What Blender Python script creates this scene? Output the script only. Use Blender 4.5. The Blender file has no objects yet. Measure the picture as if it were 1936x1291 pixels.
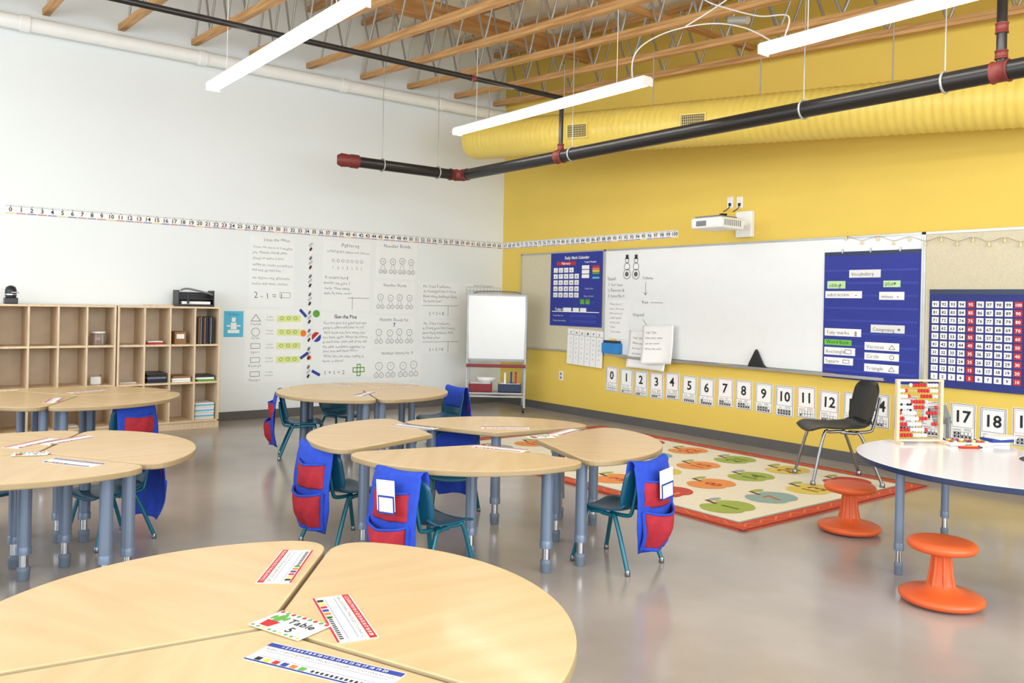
import bpy, bmesh, math, random
from mathutils import Matrix, Vector
random.seed(7)
D=bpy.data; scene=bpy.context.scene; COL=scene.collection
# ------------------------------------------------------------ survey of the room
F=1575.0; PHI=0.9102; RO=0.021; H=1.4
CP,SP=math.cos(PHI),math.sin(PHI); CR,SR=math.cos(RO),math.sin(RO)
def W(X,k):
    dx=X+.147; dy=k-11.9
    return (dx*CP-dy*SP, dx*SP+dy*CP)
OX,OY=W(0,0)
def wdir(px,py):
    u=(px-968)/F; v=(574.4-py)/F
    u2=u*CR-v*SR; v2=u*SR+v*CR
    return (u2*CP-SP, u2*SP+CP, v2)
def at_z(px,py,z):
    d=wdir(px,py); t=(z-H)/d[2]; return (OX+d[0]*t, OY+d[1]*t)
def on_back(px,py,off=0.0):
    d=wdir(px,py); t=(-off-OY)/d[1]; return (OX+d[0]*t, H+d[2]*t)
def on_left(px,py,off=0.0):
    d=wdir(px,py); t=(off-OX)/d[0]; return (OY+d[1]*t, H+d[2]*t)
def ang(a): return math.radians(a)+PHI   # plan angle
# ------------------------------------------------------------ materials
MATS={}
def mat(name,col,rough=.5,metal=0,var=.06,scale=8,bump=0,emit=0,coat=0,stretch=(1,1,1),col2=None,alpha=1,spec=.5,detail=4,trans=0):
    if name in MATS: return MATS[name]
    m=D.materials.new(name); m.use_nodes=True; nt=m.node_tree; N=nt.nodes; L=nt.links
    b=N["Principled BSDF"]; b.inputs["Roughness"].default_value=rough; b.inputs["Metallic"].default_value=metal
    b.inputs["Specular IOR Level"].default_value=spec
    tc=N.new("ShaderNodeTexCoord"); mp=N.new("ShaderNodeMapping"); mp.inputs["Scale"].default_value=stretch
    nz=N.new("ShaderNodeTexNoise"); nz.inputs["Scale"].default_value=scale; nz.inputs["Detail"].default_value=detail
    L.new(tc.outputs["Object"],mp.inputs[0]); L.new(mp.outputs[0],nz.inputs["Vector"])
    r=N.new("ShaderNodeValToRGB"); r.color_ramp.elements[0].position=.3; r.color_ramp.elements[1].position=.7
    c2=col2 or tuple(min(1,c*(1+var)) for c in col)
    c1=tuple(c*(1-var) for c in col) if not col2 else col
    r.color_ramp.elements[0].color=(*c1,1); r.color_ramp.elements[1].color=(*c2,1)
    L.new(nz.outputs["Fac"],r.inputs[0]); L.new(r.outputs[0],b.inputs["Base Color"])
    if bump:
        bp=N.new("ShaderNodeBump"); bp.inputs["Strength"].default_value=bump; bp.inputs["Distance"].default_value=.01
        L.new(nz.outputs["Fac"],bp.inputs["Height"]); L.new(bp.outputs[0],b.inputs["Normal"])
    if coat: b.inputs["Coat Weight"].default_value=coat; b.inputs["Coat Roughness"].default_value=.1
    if trans: b.inputs["Transmission Weight"].default_value=trans
    if emit:
        b.inputs["Emission Color"].default_value=(*col,1); b.inputs["Emission Strength"].default_value=emit
    MATS[name]=m; return m
def srgb(r,g,b):
    f=lambda c:(c/255/12.92 if c/255<=.04045 else ((c/255+.055)/1.055)**2.4)
    return (f(r),f(g),f(b))
M_white_wall=mat("white_wall_paint",srgb(231,236,237),.75,var=.01,scale=1.5,bump=.02)
M_yellow=mat("yellow_wall_paint",srgb(228,197,90),.7,var=.02,scale=1.5,bump=.02)
M_duct=mat("yellow_duct_paint",srgb(228,201,96),.4,var=.03,scale=3)
M_floor=mat("polished_concrete",srgb(150,141,133),.18,var=.1,scale=1.1,detail=7,col2=srgb(176,167,160))
M_ceil=mat("deck_panel",srgb(244,238,224),.8,var=.04,scale=4,stretch=(1,6,1))
M_base=mat("grey_rubber_base",srgb(92,90,88),.5)
M_timber=mat("pale_timber",srgb(172,124,72),.65,var=.25,scale=6,stretch=(.3,4,4),col2=srgb(214,168,110))
M_timb2=mat("glulam_timber",srgb(168,118,66),.65,scale=6,stretch=(4,.3,4),col2=srgb(208,158,98))
M_galv=mat("galvanised_tube",srgb(172,170,164),.4,.4)
M_blackpipe=mat("black_pipe_paint",srgb(28,26,26),.35)
M_redpipe=mat("red_oxide_fitting",srgb(112,40,34),.55)
M_whitepipe=mat("white_pipe_paint",srgb(240,241,238),.45,var=.02)
M_lamp=mat("lamp_diffuser",(1,.98,.94),.4,emit=16,var=0)
M_whitemetal=mat("white_enamel",srgb(235,235,232),.35,var=.02)
M_maple=mat("maple_laminate",srgb(205,174,126),.33,scale=3,stretch=(1,6,1),col2=srgb(216,187,141),detail=6,coat=.15)
M_edge=mat("table_edge_band",srgb(158,137,101),.45,var=.05)
M_legblue=mat("blue_grey_leg_paint",srgb(112,126,146),.35,.2,var=.03)
M_chrome=mat("chrome",srgb(190,192,196),.2,1,var=.02)
M_dullchrome=mat("dull_chrome",srgb(140,142,146),.3,1,var=.02)
M_foot=mat("grey_plastic_foot",srgb(104,116,130),.5)
M_teal=mat("teal_shell_plastic",srgb(18,84,112),.35,var=.05)
M_teal2=mat("teal_steel_leg",srgb(20,100,118),.3,.2,var=.05)
M_black=mat("black_plastic",srgb(26,27,30),.4)
M_navy=mat("navy_plastic",srgb(30,44,78),.35)
M_bluecloth=mat("royal_blue_fabric",srgb(30,68,184),.8,var=.12,scale=30,bump=.2)
M_redcloth=mat("red_fabric",srgb(166,30,46),.8,var=.12,scale=30,bump=.2)
M_paper=mat("white_paper",srgb(242,242,241),.7,var=.01)
M_chart=mat("wall_chart_paper",srgb(236,239,239),.7,var=.01)
M_cream=mat("cream_paper",srgb(228,229,226),.7,var=.02)
M_ink=mat("black_ink",srgb(24,24,28),.6)
M_marker=mat("dark_marker_ink",srgb(58,60,68),.6)
M_pencil=mat("grey_marker_ink",srgb(92,94,102),.6)
M_redink=mat("red_ink",srgb(190,34,40),.6)
M_blueink=mat("blue_ink",srgb(34,60,150),.6)
M_greenink=mat("green_ink",srgb(90,160,60),.6)
M_yelink=mat("yellow_ink",srgb(240,206,60),.6)
M_orgink=mat("orange_ink",srgb(238,120,40),.6)
M_alu=mat("aluminium_trim",srgb(190,190,188),.3,.8)
M_easel=mat("easel_grey_enamel",srgb(186,188,190),.35)
M_wb=mat("whiteboard_enamel",srgb(236,238,238),.15,var=.01)
M_tack=mat("tan_tackboard",srgb(208,198,170),.85,var=.06,scale=60)
M_bluechart=mat("blue_chart_nylon",srgb(36,50,146),.6,var=.06,scale=20)
M_bluechart2=mat("blue_chart_pocket",srgb(48,62,162),.5,var=.06)
M_ply=mat("birch_plywood",srgb(212,186,152),.5,scale=5,stretch=(1,6,1),col2=srgb(226,204,172))
M_plyback=mat("plywood_back",srgb(212,190,162),.6,var=.06)
M_orange=mat("orange_plastic",srgb(214,92,42),.42,var=.04)
M_skyblue=mat("sky_blue_paper",srgb(86,186,222),.7)
M_rug_o=mat("rug_orange",srgb(202,80,50),.95,var=.12,scale=60,bump=.3)
M_rug_c=mat("rug_cream",srgb(236,229,210),.95,var=.04,scale=60,bump=.3)
M_rug_b=mat("rug_border_dark",srgb(120,40,28),.95)
RUGC={'g':mat("rug_green",srgb(162,180,84),.95,scale=60),'y':mat("rug_yellow",srgb(220,200,98),.95,scale=60),
 'o':mat("rug_apricot",srgb(230,150,84),.95,scale=60),'r':mat("rug_red",srgb(196,78,60),.95,scale=60),'b':mat("rug_grey_blue",srgb(146,176,174),.95,scale=60)}
RUGT={'g':mat("rug_dark_green",srgb(96,112,40),.95),'y':mat("rug_olive",srgb(150,90,40),.95),'o':mat("rug_dark_orange",srgb(190,84,40),.95),'r':mat("rug_dark_red",srgb(232,150,110),.95),'b':mat("rug_brown",srgb(190,110,60),.95)}
M_zig=mat("rug_zigzag",srgb(222,122,78),.95)
M_glass=mat("clear_plastic",srgb(230,235,238),.1,trans=.8)
M_grey=mat("mid_grey_plastic",srgb(120,122,126),.4)
M_brown=mat("brown_cardboard",srgb(150,110,74),.8)
# ------------------------------------------------------------ glyphs
GL={}
def glyph(c,bold):
    key=(c,bold)
    if key in GL: return GL[key]
    cu=D.curves.new("t","FONT"); cu.body=c; cu.size=1; cu.resolution_u=2
    cu.offset=.022 if bold else -.011
    ob=D.objects.new("t",cu); COL.objects.link(ob); bpy.context.view_layer.update()
    me=D.meshes.new_from_object(ob.evaluated_get(bpy.context.evaluated_depsgraph_get()))
    vs=[(v.co.x,v.co.y) for v in me.vertices]; fs=[tuple(p.vertices) for p in me.polygons]
    D.objects.remove(ob); D.curves.remove(cu); D.meshes.remove(me)
    if vs: adv=max(v[0] for v in vs)+max(.05,min(v[0] for v in vs))
    else: adv=.3
    GL[key]=(vs,fs,adv); return GL[key]
# ------------------------------------------------------------ mesh builder
def I4(): return Matrix.Identity(4)
class MB:
    def __init__(s): s.v=[];s.f=[];s.mi=[];s.sm=[];s.mats=[]
    def add(s,vs,fs,m,smooth=False,T=None):
        if m not in s.mats: s.mats.append(m)
        k=s.mats.index(m); o=len(s.v)
        for v in vs:
            v=Vector(v); s.v.append(T@v if T else v)
        for f in fs: s.f.append(tuple(i+o for i in f)); s.mi.append(k); s.sm.append(smooth)
        return s
    def addbm(s,bm,m,smooth=False,T=None):
        bm.verts.index_update()
        s.add([v.co.copy() for v in bm.verts],[[v.index for v in f.verts] for f in bm.faces],m,smooth,T); bm.free(); return s
    def box(s,c,d,m,bev=0,T=None,seg=2):
        bm=bmesh.new(); bmesh.ops.create_cube(bm,size=1)
        for v in bm.verts: v.co=Vector((v.co.x*d[0]+c[0],v.co.y*d[1]+c[1],v.co.z*d[2]+c[2]))
        if bev: bmesh.ops.bevel(bm,geom=list(bm.edges),offset=bev,segments=seg,affect='EDGES',profile=.5)
        return s.addbm(bm,m,False,T)
    def bx(s,x0,x1,y0,y1,z0,z1,m,bev=0,T=None): return s.box(((x0+x1)/2,(y0+y1)/2,(z0+z1)/2),(x1-x0,y1-y0,z1-z0),m,bev,T)
    def tube(s,pts,r,m,seg=12,cap=True,T=None,closed=False):
        pts=[Vector(p) for p in pts]; n=len(pts); rs=r if isinstance(r,(list,tuple)) else [r]*n
        vs=[];fs=[]; prev=None
        for i,p in enumerate(pts):
            a=pts[i-1] if (i>0 or closed) else p; b=pts[(i+1)%n] if (i<n-1 or closed) else p
            t=(b-a).normalized()
            if prev is None:
                q=Vector((0,0,1)) if abs(t.z)<.9 else Vector((1,0,0)); nx=t.cross(q).normalized()
            else:
                nx=(prev-t*prev.dot(t)).normalized()
            prev=nx; ny=t.cross(nx)
            for j in range(seg):
                th=2*math.pi*j/seg; vs.append(p+nx*(math.cos(th)*rs[i])+ny*(math.sin(th)*rs[i]))
        R=n if closed else n-1
        for i in range(R):
            for j in range(seg):
                a=i*seg+j;b=i*seg+(j+1)%seg;c=((i+1)%n)*seg+(j+1)%seg;d=((i+1)%n)*seg+j
                fs.append((a,b,c,d))
        s.add(vs,fs,m,True,T)
        if cap and not closed:
            s.add(vs[:seg],[tuple(reversed(range(seg)))],m,False,T); s.add(vs[-seg:],[tuple(range(seg))],m,False,T)
        return s
    def lathe(s,prof,m,seg=24,T=None,sx=1,sy=1):
        vs=[];fs=[]
        for r,z in prof:
            for j in range(seg):
                th=2*math.pi*j/seg; vs.append((r*math.cos(th)*sx,r*math.sin(th)*sy,z))
        for i in range(len(prof)-1):
            for j in range(seg): fs.append((i*seg+j,i*seg+(j+1)%seg,(i+1)*seg+(j+1)%seg,(i+1)*seg+j))
        s.add(vs,fs,m,True,T)
        s.add(vs[:seg],[tuple(reversed(range(seg)))],m,False,T); s.add(vs[-seg:],[tuple(range(seg))],m,False,T)
        return s
    def prism(s,poly,z0,z1,m,bev=0,mside=None,T=None):
        bm=bmesh.new(); vs=[bm.verts.new((x,y,z0)) for x,y in poly]; f=bm.faces.new(vs)
        r=bmesh.ops.extrude_face_region(bm,geom=[f])
        for e in r['geom']:
            if isinstance(e,bmesh.types.BMVert): e.co.z=z1
        bmesh.ops.recalc_face_normals(bm,faces=list(bm.faces))
        if bev:
            ed=[e for e in bm.edges if abs(e.verts[0].co.z-e.verts[1].co.z)<1e-6]
            bmesh.ops.bevel(bm,geom=ed,offset=bev,segments=2,affect='EDGES',profile=.5)
        if mside:
            bm.normal_update(); bm.verts.index_update()
            V=[v.co.copy() for v in bm.verts]
            s.add(V,[[v.index for v in f.verts] for f in bm.faces if f.normal.z>.9],m,False,T)
            s.add(V,[[v.index for v in f.verts] for f in bm.faces if f.normal.z<=.9],mside,False,T); bm.free()
            return s
        return s.addbm(bm,m,False,T)
    def sheet(s,fn,nu,nv,th,m,T=None):
        P=[[Vector(fn(i/nu*2-1,j/nv)) for i in range(nu+1)] for j in range(nv+1)]
        Nn=[]
        for j in range(nv+1):
            row=[]
            for i in range(nu+1):
                a=P[j][min(i+1,nu)]-P[j][max(i-1,0)]; b=P[min(j+1,nv)][i]-P[max(j-1,0)][i]
                row.append(a.cross(b).normalized())
            Nn.append(row)
        w=nu+1; vs=[P[j][i]+Nn[j][i]*th/2 for j in range(nv+1) for i in range(w)]+[P[j][i]-Nn[j][i]*th/2 for j in range(nv+1) for i in range(w)]
        o=w*(nv+1); fs=[]
        for j in range(nv):
            for i in range(nu):
                a=j*w+i; fs.append((a,a+1,a+1+w,a+w)); fs.append((o+a+w,o+a+1+w,o+a+1,o+a))
        for i in range(nu):
            fs.append((i+1,i,o+i,o+i+1)); a=nv*w+i; fs.append((a,a+1,o+a+1,o+a))
        for j in range(nv):
            a=j*w; fs.append((a,a+w,o+a+w,o+a)); a=j*w+nu; fs.append((a+w,a,o+a,o+a+w))
        return s.add(vs,fs,m,True,T)
    def rect(s,x0,y0,x1,y1,m,z=0.004,T=None): return s.add([(x0,y0,z),(x1,y0,z),(x1,y1,z),(x0,y1,z)],[(0,1,2,3)],m,False,T)
    def line(s,x0,y0,x1,y1,w,m,z=.004,T=None):
        dx,dy=x1-x0,y1-y0; l=math.hypot(dx,dy) or 1; nx,ny=-dy/l*w/2,dx/l*w/2
        return s.add([(x0+nx,y0+ny,z),(x0-nx,y0-ny,z),(x1-nx,y1-ny,z),(x1+nx,y1+ny,z)],[(0,1,2,3)],m,False,T)
    def frame(s,x0,y0,x1,y1,w,m,z=.004,T=None):
        s.rect(x0,y0,x1,y0+w,m,z,T);s.rect(x0,y1-w,x1,y1,m,z,T);s.rect(x0,y0+w,x0+w,y1-w,m,z,T);s.rect(x1-w,y0+w,x1,y1-w,m,z,T); return s
    def disc(s,x,y,r,m,z=.004,seg=20,ry=None,T=None):
        ry=ry or r
        return s.add([(x+r*math.cos(2*math.pi*i/seg),y+ry*math.sin(2*math.pi*i/seg),z) for i in range(seg)],[tuple(range(seg))],m,False,T)
    def ring(s,x,y,r,w,m,z=.004,seg=20,T=None):
        vs=[];fs=[]
        for i in range(seg):
            c,q=math.cos(2*math.pi*i/seg),math.sin(2*math.pi*i/seg); vs+=[(x+r*c,y+r*q,z),(x+(r-w)*c,y+(r-w)*q,z)]
        for i in range(seg):
            j=(i+1)%seg; fs.append((2*i+1,2*i,2*j,2*j+1))
        return s.add(vs,fs,m,False,T)
    def text(s,t,x,y,size,m,z=.005,al='C',bold=False,T=None,maxw=None,jit=0):
        wd=sum(glyph(c,bold)[2] for c in t)
        if maxw and wd*size>maxw: sx=maxw/wd
        else: sx=size
        ox=x-(wd*sx/2 if al=='C' else (wd*sx if al=='R' else 0))
        sl=random.uniform(-.02,.02) if jit else 0; ox0=ox
        for c in t:
            vs,fs,adv=glyph(c,bold)
            if vs:
                jy=random.uniform(-jit,jit)*size+sl*(ox-ox0); js=1+random.uniform(-jit,jit)*2.0; sk=random.uniform(-.12,.05) if jit else 0
                s.add([(ox+(vx+sk*vy)*sx,y+jy+vy*size*js,z) for vx,vy in vs],fs,m,False,T)
            ox+=adv*sx
        return s
    def mesh(s,name):
        me=D.meshes.new(name); me.from_pydata([tuple(v) for v in s.v],[],s.f)
        for m in s.mats: me.materials.append(m)
        me.polygons.foreach_set("material_index",s.mi); me.polygons.foreach_set("use_smooth",s.sm); me.update(); return me
def P(name,mb,label=None,subs=(),M=None):
    return dict(name=name,mesh=mb.mesh(name) if isinstance(mb,MB) else mb,label=label,subs=list(subs),M=M)
def link(name,me,M=None,parent=None):
    o=D.objects.new(name,me); COL.objects.link(o)
    if parent: o.parent=parent
    if M is not None: o.matrix_local=M
    return o
def thing(name,label,cat,M,parts,group=None,kind=None):
    """one movable thing; a single MB/mesh becomes one object, a list becomes an Empty with parts"""
    if isinstance(parts,MB): parts=parts.mesh(name)
    if isinstance(parts,bpy.types.Mesh): o=link(name,parts,M)
    else:
        o=D.objects.new(name,None); o.empty_display_size=.05; COL.objects.link(o); o.matrix_local=M
        for p in parts:
            c=link(p['name'],p['mesh'],p['M'],o)
            if p['label']: c["label"]=p['label']
            for q in p['subs']:
                d=link(q['name'],q['mesh'],q['M'],c)
                if q['label']: d["label"]=q['label']
    o["label"]=label; o["category"]=cat
    if group: o["group"]=group
    if kind: o["kind"]=kind
    return o
def struct(name,mb):
    o=link(name,mb.mesh(name)); o["kind"]="structure"; return o
def pose(x,y,z=0,a=0,s=1): return Matrix.Translation((x,y,z))@Matrix.Rotation(a,4,'Z')@Matrix.Scale(s,4)
MBACK=Matrix(((1,0,0,0),(0,0,-1,0),(0,1,0,0),(0,0,0,1)))
MLEFT=Matrix(((0,0,1,0),(1,0,0,0),(0,1,0,0),(0,0,0,1)))
def wallrect(wall,l,t,r,b,off=0):
    fn=on_back if wall=='B' else on_left
    mx,my=(l+r)/2,(t+b)/2
    a0=fn(l,my,off)[0];a1=fn(r,my,off)[0];z1=fn(mx,t,off)[1];z0=fn(mx,b,off)[1]
    if wall=='B': M=Matrix.Translation((a0,-off,z0))@MBACK
    else: M=Matrix.Translation((off,a0,z0))@MLEFT
    return M,a1-a0,z1-z0
def spl(pts,n=10):
    pts=[Vector(p) for p in pts]; out=[]
    for i in range(len(pts)-1):
        p0=pts[max(i-1,0)];p1=pts[i];p2=pts[i+1];p3=pts[min(i+2,len(pts)-1)]
        for j in range(n):
            t=j/n; out.append(.5*((2*p1)+(p2-p0)*t+(2*p0-5*p1+4*p2-p3)*t*t+(-p0+3*p1-3*p2+p3)*t**3))
    out.append(pts[-1]); return out
# ------------------------------------------------------------ camera
cam=D.cameras.new("camera"); co=D.objects.new("camera",cam); COL.objects.link(co); scene.camera=co
cam.sensor_width=36; cam.lens=F/1936*36; cam.shift_y=-(645.5-574.4)/1936; cam.clip_start=.05
def rz(v): return Vector((v[0]*CP-v[1]*SP,v[0]*SP+v[1]*CP,v[2]))
r_=rz((CR,0,SR)); u_=rz((-SR,0,CR)); b_=-rz((0,1,0))
co.matrix_world=Matrix(((r_.x,u_.x,b_.x,OX),(r_.y,u_.y,b_.y,OY),(r_.z,u_.z,b_.z,H),(0,0,0,1)))
# ------------------------------------------------------------ shell
LX,LY=13,-12
def ceil_z(x): return 4.98-.07*x
def chord_z(x): return 4.2-.07*x
struct("floor",MB().bx(-.2,LX,LY,.2,-.1,0,M_floor))
struct("wall_left",MB().bx(-.2,0,LY,.2,0,5.1,M_white_wall))
mb=MB(); mb.prism([(0,0),(LX,0),(LX,ceil_z(LX)+.1),(0,5.1)],0,.2,M_yellow,T=Matrix.Translation((0,.2,0))@MBACK); struct("wall_back",mb)
mb=MB(); vs=[(x,y,ceil_z(x)+dz) for dz in (0,.1) for x,y in ((-.1,LY),(LX,LY),(LX,.1),(-.1,.1))]
mb.add(vs,[(3,2,1,0),(4,5,6,7),(0,1,5,4),(1,2,6,5),(2,3,7,6),(3,0,4,7)],M_ceil); struct("ceiling",mb)
struct("baseboard_left",MB().bx(0,.012,LY,0,0,.1,M_base))
struct("baseboard_back",MB().bx(.012,LX,-.012,0,0,.1,M_base))
# ------------------------------------------------------------ roof trusses
truss_y=[-.2,-.86,-1.6,-2.28,-3.0,-3.7,-4.35,-5.1,-5.8,-6.5,-7.2,-7.9]
def truss(ph,n):
    L=10.0; sl=-.07
    top=MB();bot=MB()
    def bar(mb,z,w=.032,h=.016):
        vs=[(x,yy,z+sl*x+zz) for x in (0,L) for yy in (-w,w) for zz in (-h,h)]
        mb.add(vs,[(0,1,3,2),(4,6,7,5),(0,4,5,1),(2,3,7,6),(0,2,6,4),(1,5,7,3)],M_timber)
    bar(bot,4.2);bar(bot,4.234);bar(top,4.88);bar(top,4.914)
    wb=MB(); st=(L-.2-ph)/n
    for i in range(n):
        x=i*st+.08+ph
        for a,b in (((x,4.25),(x+st*.46,4.87)),((x+st*.5,4.87),(x+st*.96,4.25))):
            wb.tube([(a[0],-.012,a[1]+sl*a[0]),(b[0],-.012,b[1]+sl*b[0])],.0125,M_galv,seg=6)
    return [P("top_chord",top),P("bottom_chord",bot),P("web_tubes",wb,"grey galvanised zigzag steel tubes")]
tps=[truss(0,19),truss(.3,16),truss(.15,21)]
for i,y in enumerate(truss_y):
    thing("roof_truss","open-web roof truss with timber chords and grey steel tube webs","truss",Matrix.Translation((.0,y,0)),tps[i%3],group="roof trusses under the ceiling deck")
mb=MB(); mb.box((1.75,-4,4.56),(.13,8,.2),M_timb2,.005)
thing("timber_beam","thick glued timber beam crossing between the roof truss chords","beam",I4(),mb)
mb=MB(); mb.box((4.2,-4,4.08),(.09,8,.04),M_timb2,.005)
thing("timber_beam","timber bridging plank crossing the roof trusses","beam",I4(),mb)
# ------------------------------------------------------------ pipes
mb=MB(); mb.tube([(.14,-.01,4.03),(.14,-10,4.03)],.072,M_whitepipe,20)
for y in (-1.2,-2.6,-4.3,-6.0): mb.tube([(.14,y-.04,4.03),(.14,y+.04,4.03)],.082,M_whitepipe,20)
thing("white_pipe","long white painted pipe running along the white wall below the trusses","pipe",I4(),mb)
PZ=2.85; px_,py_=1.6,-1.84; pr=.06
main=MB(); main.tube([(px_,py_,PZ),(LX-1,py_,PZ)],pr,M_blackpipe,20)
side=MB(); side.tube([(px_,py_-.02,PZ),(px_,-3.18,PZ)],pr*.95,M_blackpipe,20)
sp_parts=[]
def collar(c,axis,l,r,m=None):
    m=m or M_redpipe
    fit=MB(); a=Vector(axis)*l/2; c=Vector(c); fit.tube([c-a,c-a*.78,c-a*.74,c+a*.74,c+a*.78,c+a],[r*1.14,r*1.14,r*1.05,r*1.05,r*1.14,r*1.14],m,16)
    sp_parts.append(P("coupling",fit,"dull red grooved pipe coupling"))
collar((px_,py_-.1,PZ),(0,1,0),.09,pr); collar((px_+.1,py_,PZ),(1,0,0),.09,pr)
el=MB(); el.tube(spl([(px_+.06,py_,PZ),(px_+.01,py_-.01,PZ),(px_,py_-.06,PZ)],4),pr*1.05,M_redpipe,16); sp_parts.append(P("elbow",el,"red elbow fitting"))
collar((3.33,py_,PZ),(1,0,0),.10,pr); collar((3.33,py_,PZ+.09),(0,0,1),.06,pr*.5)
ec=MB(); ec.tube([(px_,-3.14,PZ),(px_,-3.22,PZ),(px_,-3.23,PZ),(px_-.01,-3.32,PZ),(px_-.03,-3.36,PZ)],[pr*1.2,pr*1.2,pr*1.08,pr*1.2,pr*.8],M_redpipe,16); sp_parts.append(P("end_cap",ec,"red pipe end cap"))
rx=on_back(1893,120,-py_)[0]
collar((rx,py_,PZ),(1,0,0),.10,pr); collar((rx,py_,PZ+.10),(0,0,1),.05,pr*.55); collar((rx,py_,PZ+.26),(0,0,1),.06,pr*.55)
r1=MB(); r1.tube([(3.33,py_,PZ),(3.33,py_,3.42)],.022,M_blackpipe,10)
r2=MB(); r2.tube([(rx,py_,PZ),(rx,py_,3.6),(rx,py_+.1,3.7)],pr*.48,M_blackpipe,12)
br=MB(); br.tube([(3.33,py_,3.42),(3.33,-8,3.42)],.024,M_blackpipe,12)
collar((3.33,-2.9,3.42),(0,1,0),.05,.025); collar((3.33,-4.6,3.42),(0,1,0),.05,.025,M_blackpipe)
def hanger(x,y,z,r,axis):
    hg=MB(); hg.tube([(x,y,z+r),(x,y,chord_z(x)+.02)],.005,M_galv,6)
    pts=[]
    for i in range(16):
        t=2*math.pi*i/16; a,b=math.cos(t)*(r+.006),math.sin(t)*(r+.006)
        pts.append((x+a,y,z+b) if axis=='y' else (x,y+a,z+b))
    hg.tube(pts,.008,M_galv,6,closed=True); sp_parts.append(P("hanger",hg,"galvanised pipe hanger on a rod"))
for y in (-2.15,-2.85): hanger(px_,y,PZ,pr,'y')
for x in (3.5,6.0,7.0,8.6): hanger(x,py_,PZ,pr,'x')
thing("sprinkler_pipe","black sprinkler pipework with red couplings hung from the trusses","pipe",I4(),
 [P("main_pipe",main),P("side_pipe",side),P("riser",r1),P("riser",r2),P("branch_pipe",br)]+sp_parts)
# duct
a=W(-.50,10.1); b=W(3.75,6.15)
ca=Vector((a[0],a[1],3.36)); cb=Vector((b[0],b[1],3.0)); dirv=(cb-ca); Ld=dirv.length; dirv.normalize(); cb=ca+dirv*(Ld+1.2)
R=.215; nR=400; pts=[];rs=[]
for i in range(nR+1):
    t=i/nR; pts.append(ca.lerp(cb,t)); rs.append(R+(.0065 if i%4==0 else 0))
rs[0]=R*.97
db=MB(); db.tube(pts,rs,M_duct,32)
def proj(p):
    dx,dy,dz=p[0]-OX,p[1]-OY,p[2]-H
    X=dx*CP+dy*SP; k=-dx*SP+dy*CP
    u2,v2=X/k,dz/k; u=u2*CR+v2*SR; v=-u2*SR+v2*CR
    return (968+F*u,574.4-F*v)
gr=[]
side_=Vector((-dirv.y,dirv.x,0)).normalized()
if side_.y>0: side_=-side_
for px in (1115,1333):
    c=min(pts,key=lambda p:abs(proj(p)[0]-px)); nrm=(side_*.95+Vector((0,0,-.1))).normalized(); up=dirv.cross(nrm).normalized()
    if up.z<0: up=-up
    g=MB(); Mx=Matrix((( dirv.x,up.x,nrm.x,c.x+nrm.x*(R+.003)),(dirv.y,up.y,nrm.y,c.y+nrm.y*(R+.003)),(dirv.z,up.z,nrm.z,c.z+nrm.z*(R+.003)),(0,0,0,1)))
    g.box((0,0,.0),(.28,.15,.03),M_duct,T=Mx)
    g.rect(-.125,-.063,.125,.063,M_black,.0155,T=Mx)
    for i in range(12): g.line(-.115+i*.0207,-.06,-.115+i*.0207,.06,.005,M_duct,.018,T=Mx)
    for i in range(5): g.line(-.12,-.048+i*.024,.12,-.048+i*.024,.003,M_duct,.019,T=Mx)
    gr.append(P("air_grille",g,"small yellow register grille"))
hs=[]
for i in (14,80,146,212,278,344):
    p=pts[i]; q=MB(); q.tube([(p.x,p.y,p.z+R*.9),(p.x,p.y,chord_z(p.x)+.02)],.006,M_galv,6); hs.append(P("hanger_rod",q))
thing("air_duct","round spiral air duct painted yellow hung along the yellow wall","duct",I4(),[P("duct_body",db)]+gr+hs)
# ------------------------------------------------------------ light fixtures
L=2.72
h=MB(); h.box((L/2,0,.025),(L,.10,.04),M_whitemetal,.006); hm=h.mesh("housing")
d=MB(); d.prism([(-.056,.02),(-.052,-.01),(-.036,-.024),(0,-.029),(.036,-.024),(.052,-.01),(.056,.02)],0.01,L-.01,M_lamp,T=Matrix(((0,0,1,0),(1,0,0,0),(0,1,0,0),(0,0,0,1)))); dm=d.mesh("diffuser")
e=MB(); e.box((0,0,.0),(.012,.118,.066),M_whitemetal,.003); em=e.mesh("end_cap")
for (x,y) in ((2.15,-2.27),(5.95,-2.27),(2.25,-4.86),(6.1,-4.86),(2.3,-7.5)):
    ps=[P("housing",hm),P("diffuser",dm,"glowing white wraparound diffuser"),P("end_cap",em,None,(),Matrix.Translation((.004,0,0))),P("end_cap",em,None,(),Matrix.Translation((L-.004,0,0)))]
    for q in (.35,L-.35):
        c=MB(); c.tube([(q,0,.04),(q,0,chord_z(x+q)-3.2)],.003,M_whitemetal,6); ps.append(P("suspension_wire",c))
    thing("strip_light","long slim white strip light with glowing diffuser hung from the trusses","light",Matrix.Translation((x,y,3.2)),ps,group="strip lights hung from the trusses")
for cp in ([(4.70,-2.27,3.24),(4.68,-2.25,3.42),(4.75,-2.2,3.54),(5.0,-2.15,3.60),(5.35,-2.1,3.58),(5.7,-2.15,3.45),(6.02,-2.25,3.25)],
           [(5.15,-2.0,3.95),(5.25,-2.05,3.8),(5.5,-2.05,3.66),(5.8,-2.1,3.52),(6.1,-2.2,3.42),(6.12,-2.27,3.25)],
           [(5.9,-2.0,3.84),(5.6,-2.05,3.78),(5.3,-2.05,3.70),(5.1,-2.1,3.62)]):
    q=MB(); q.tube(spl(cp),.0055,M_whitemetal,8)
    thing("power_cable","thin white flexible conduit looping between the strip lights","cable",I4(),q)
q=MB(); q.tube([(5.45,-2.0,3.60),(5.62,-2.0,3.56)],.03,M_galv,10)
thing("cable_coupler","grey conduit coupler hanging on the white cables","cable coupler",I4(),q)
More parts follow.
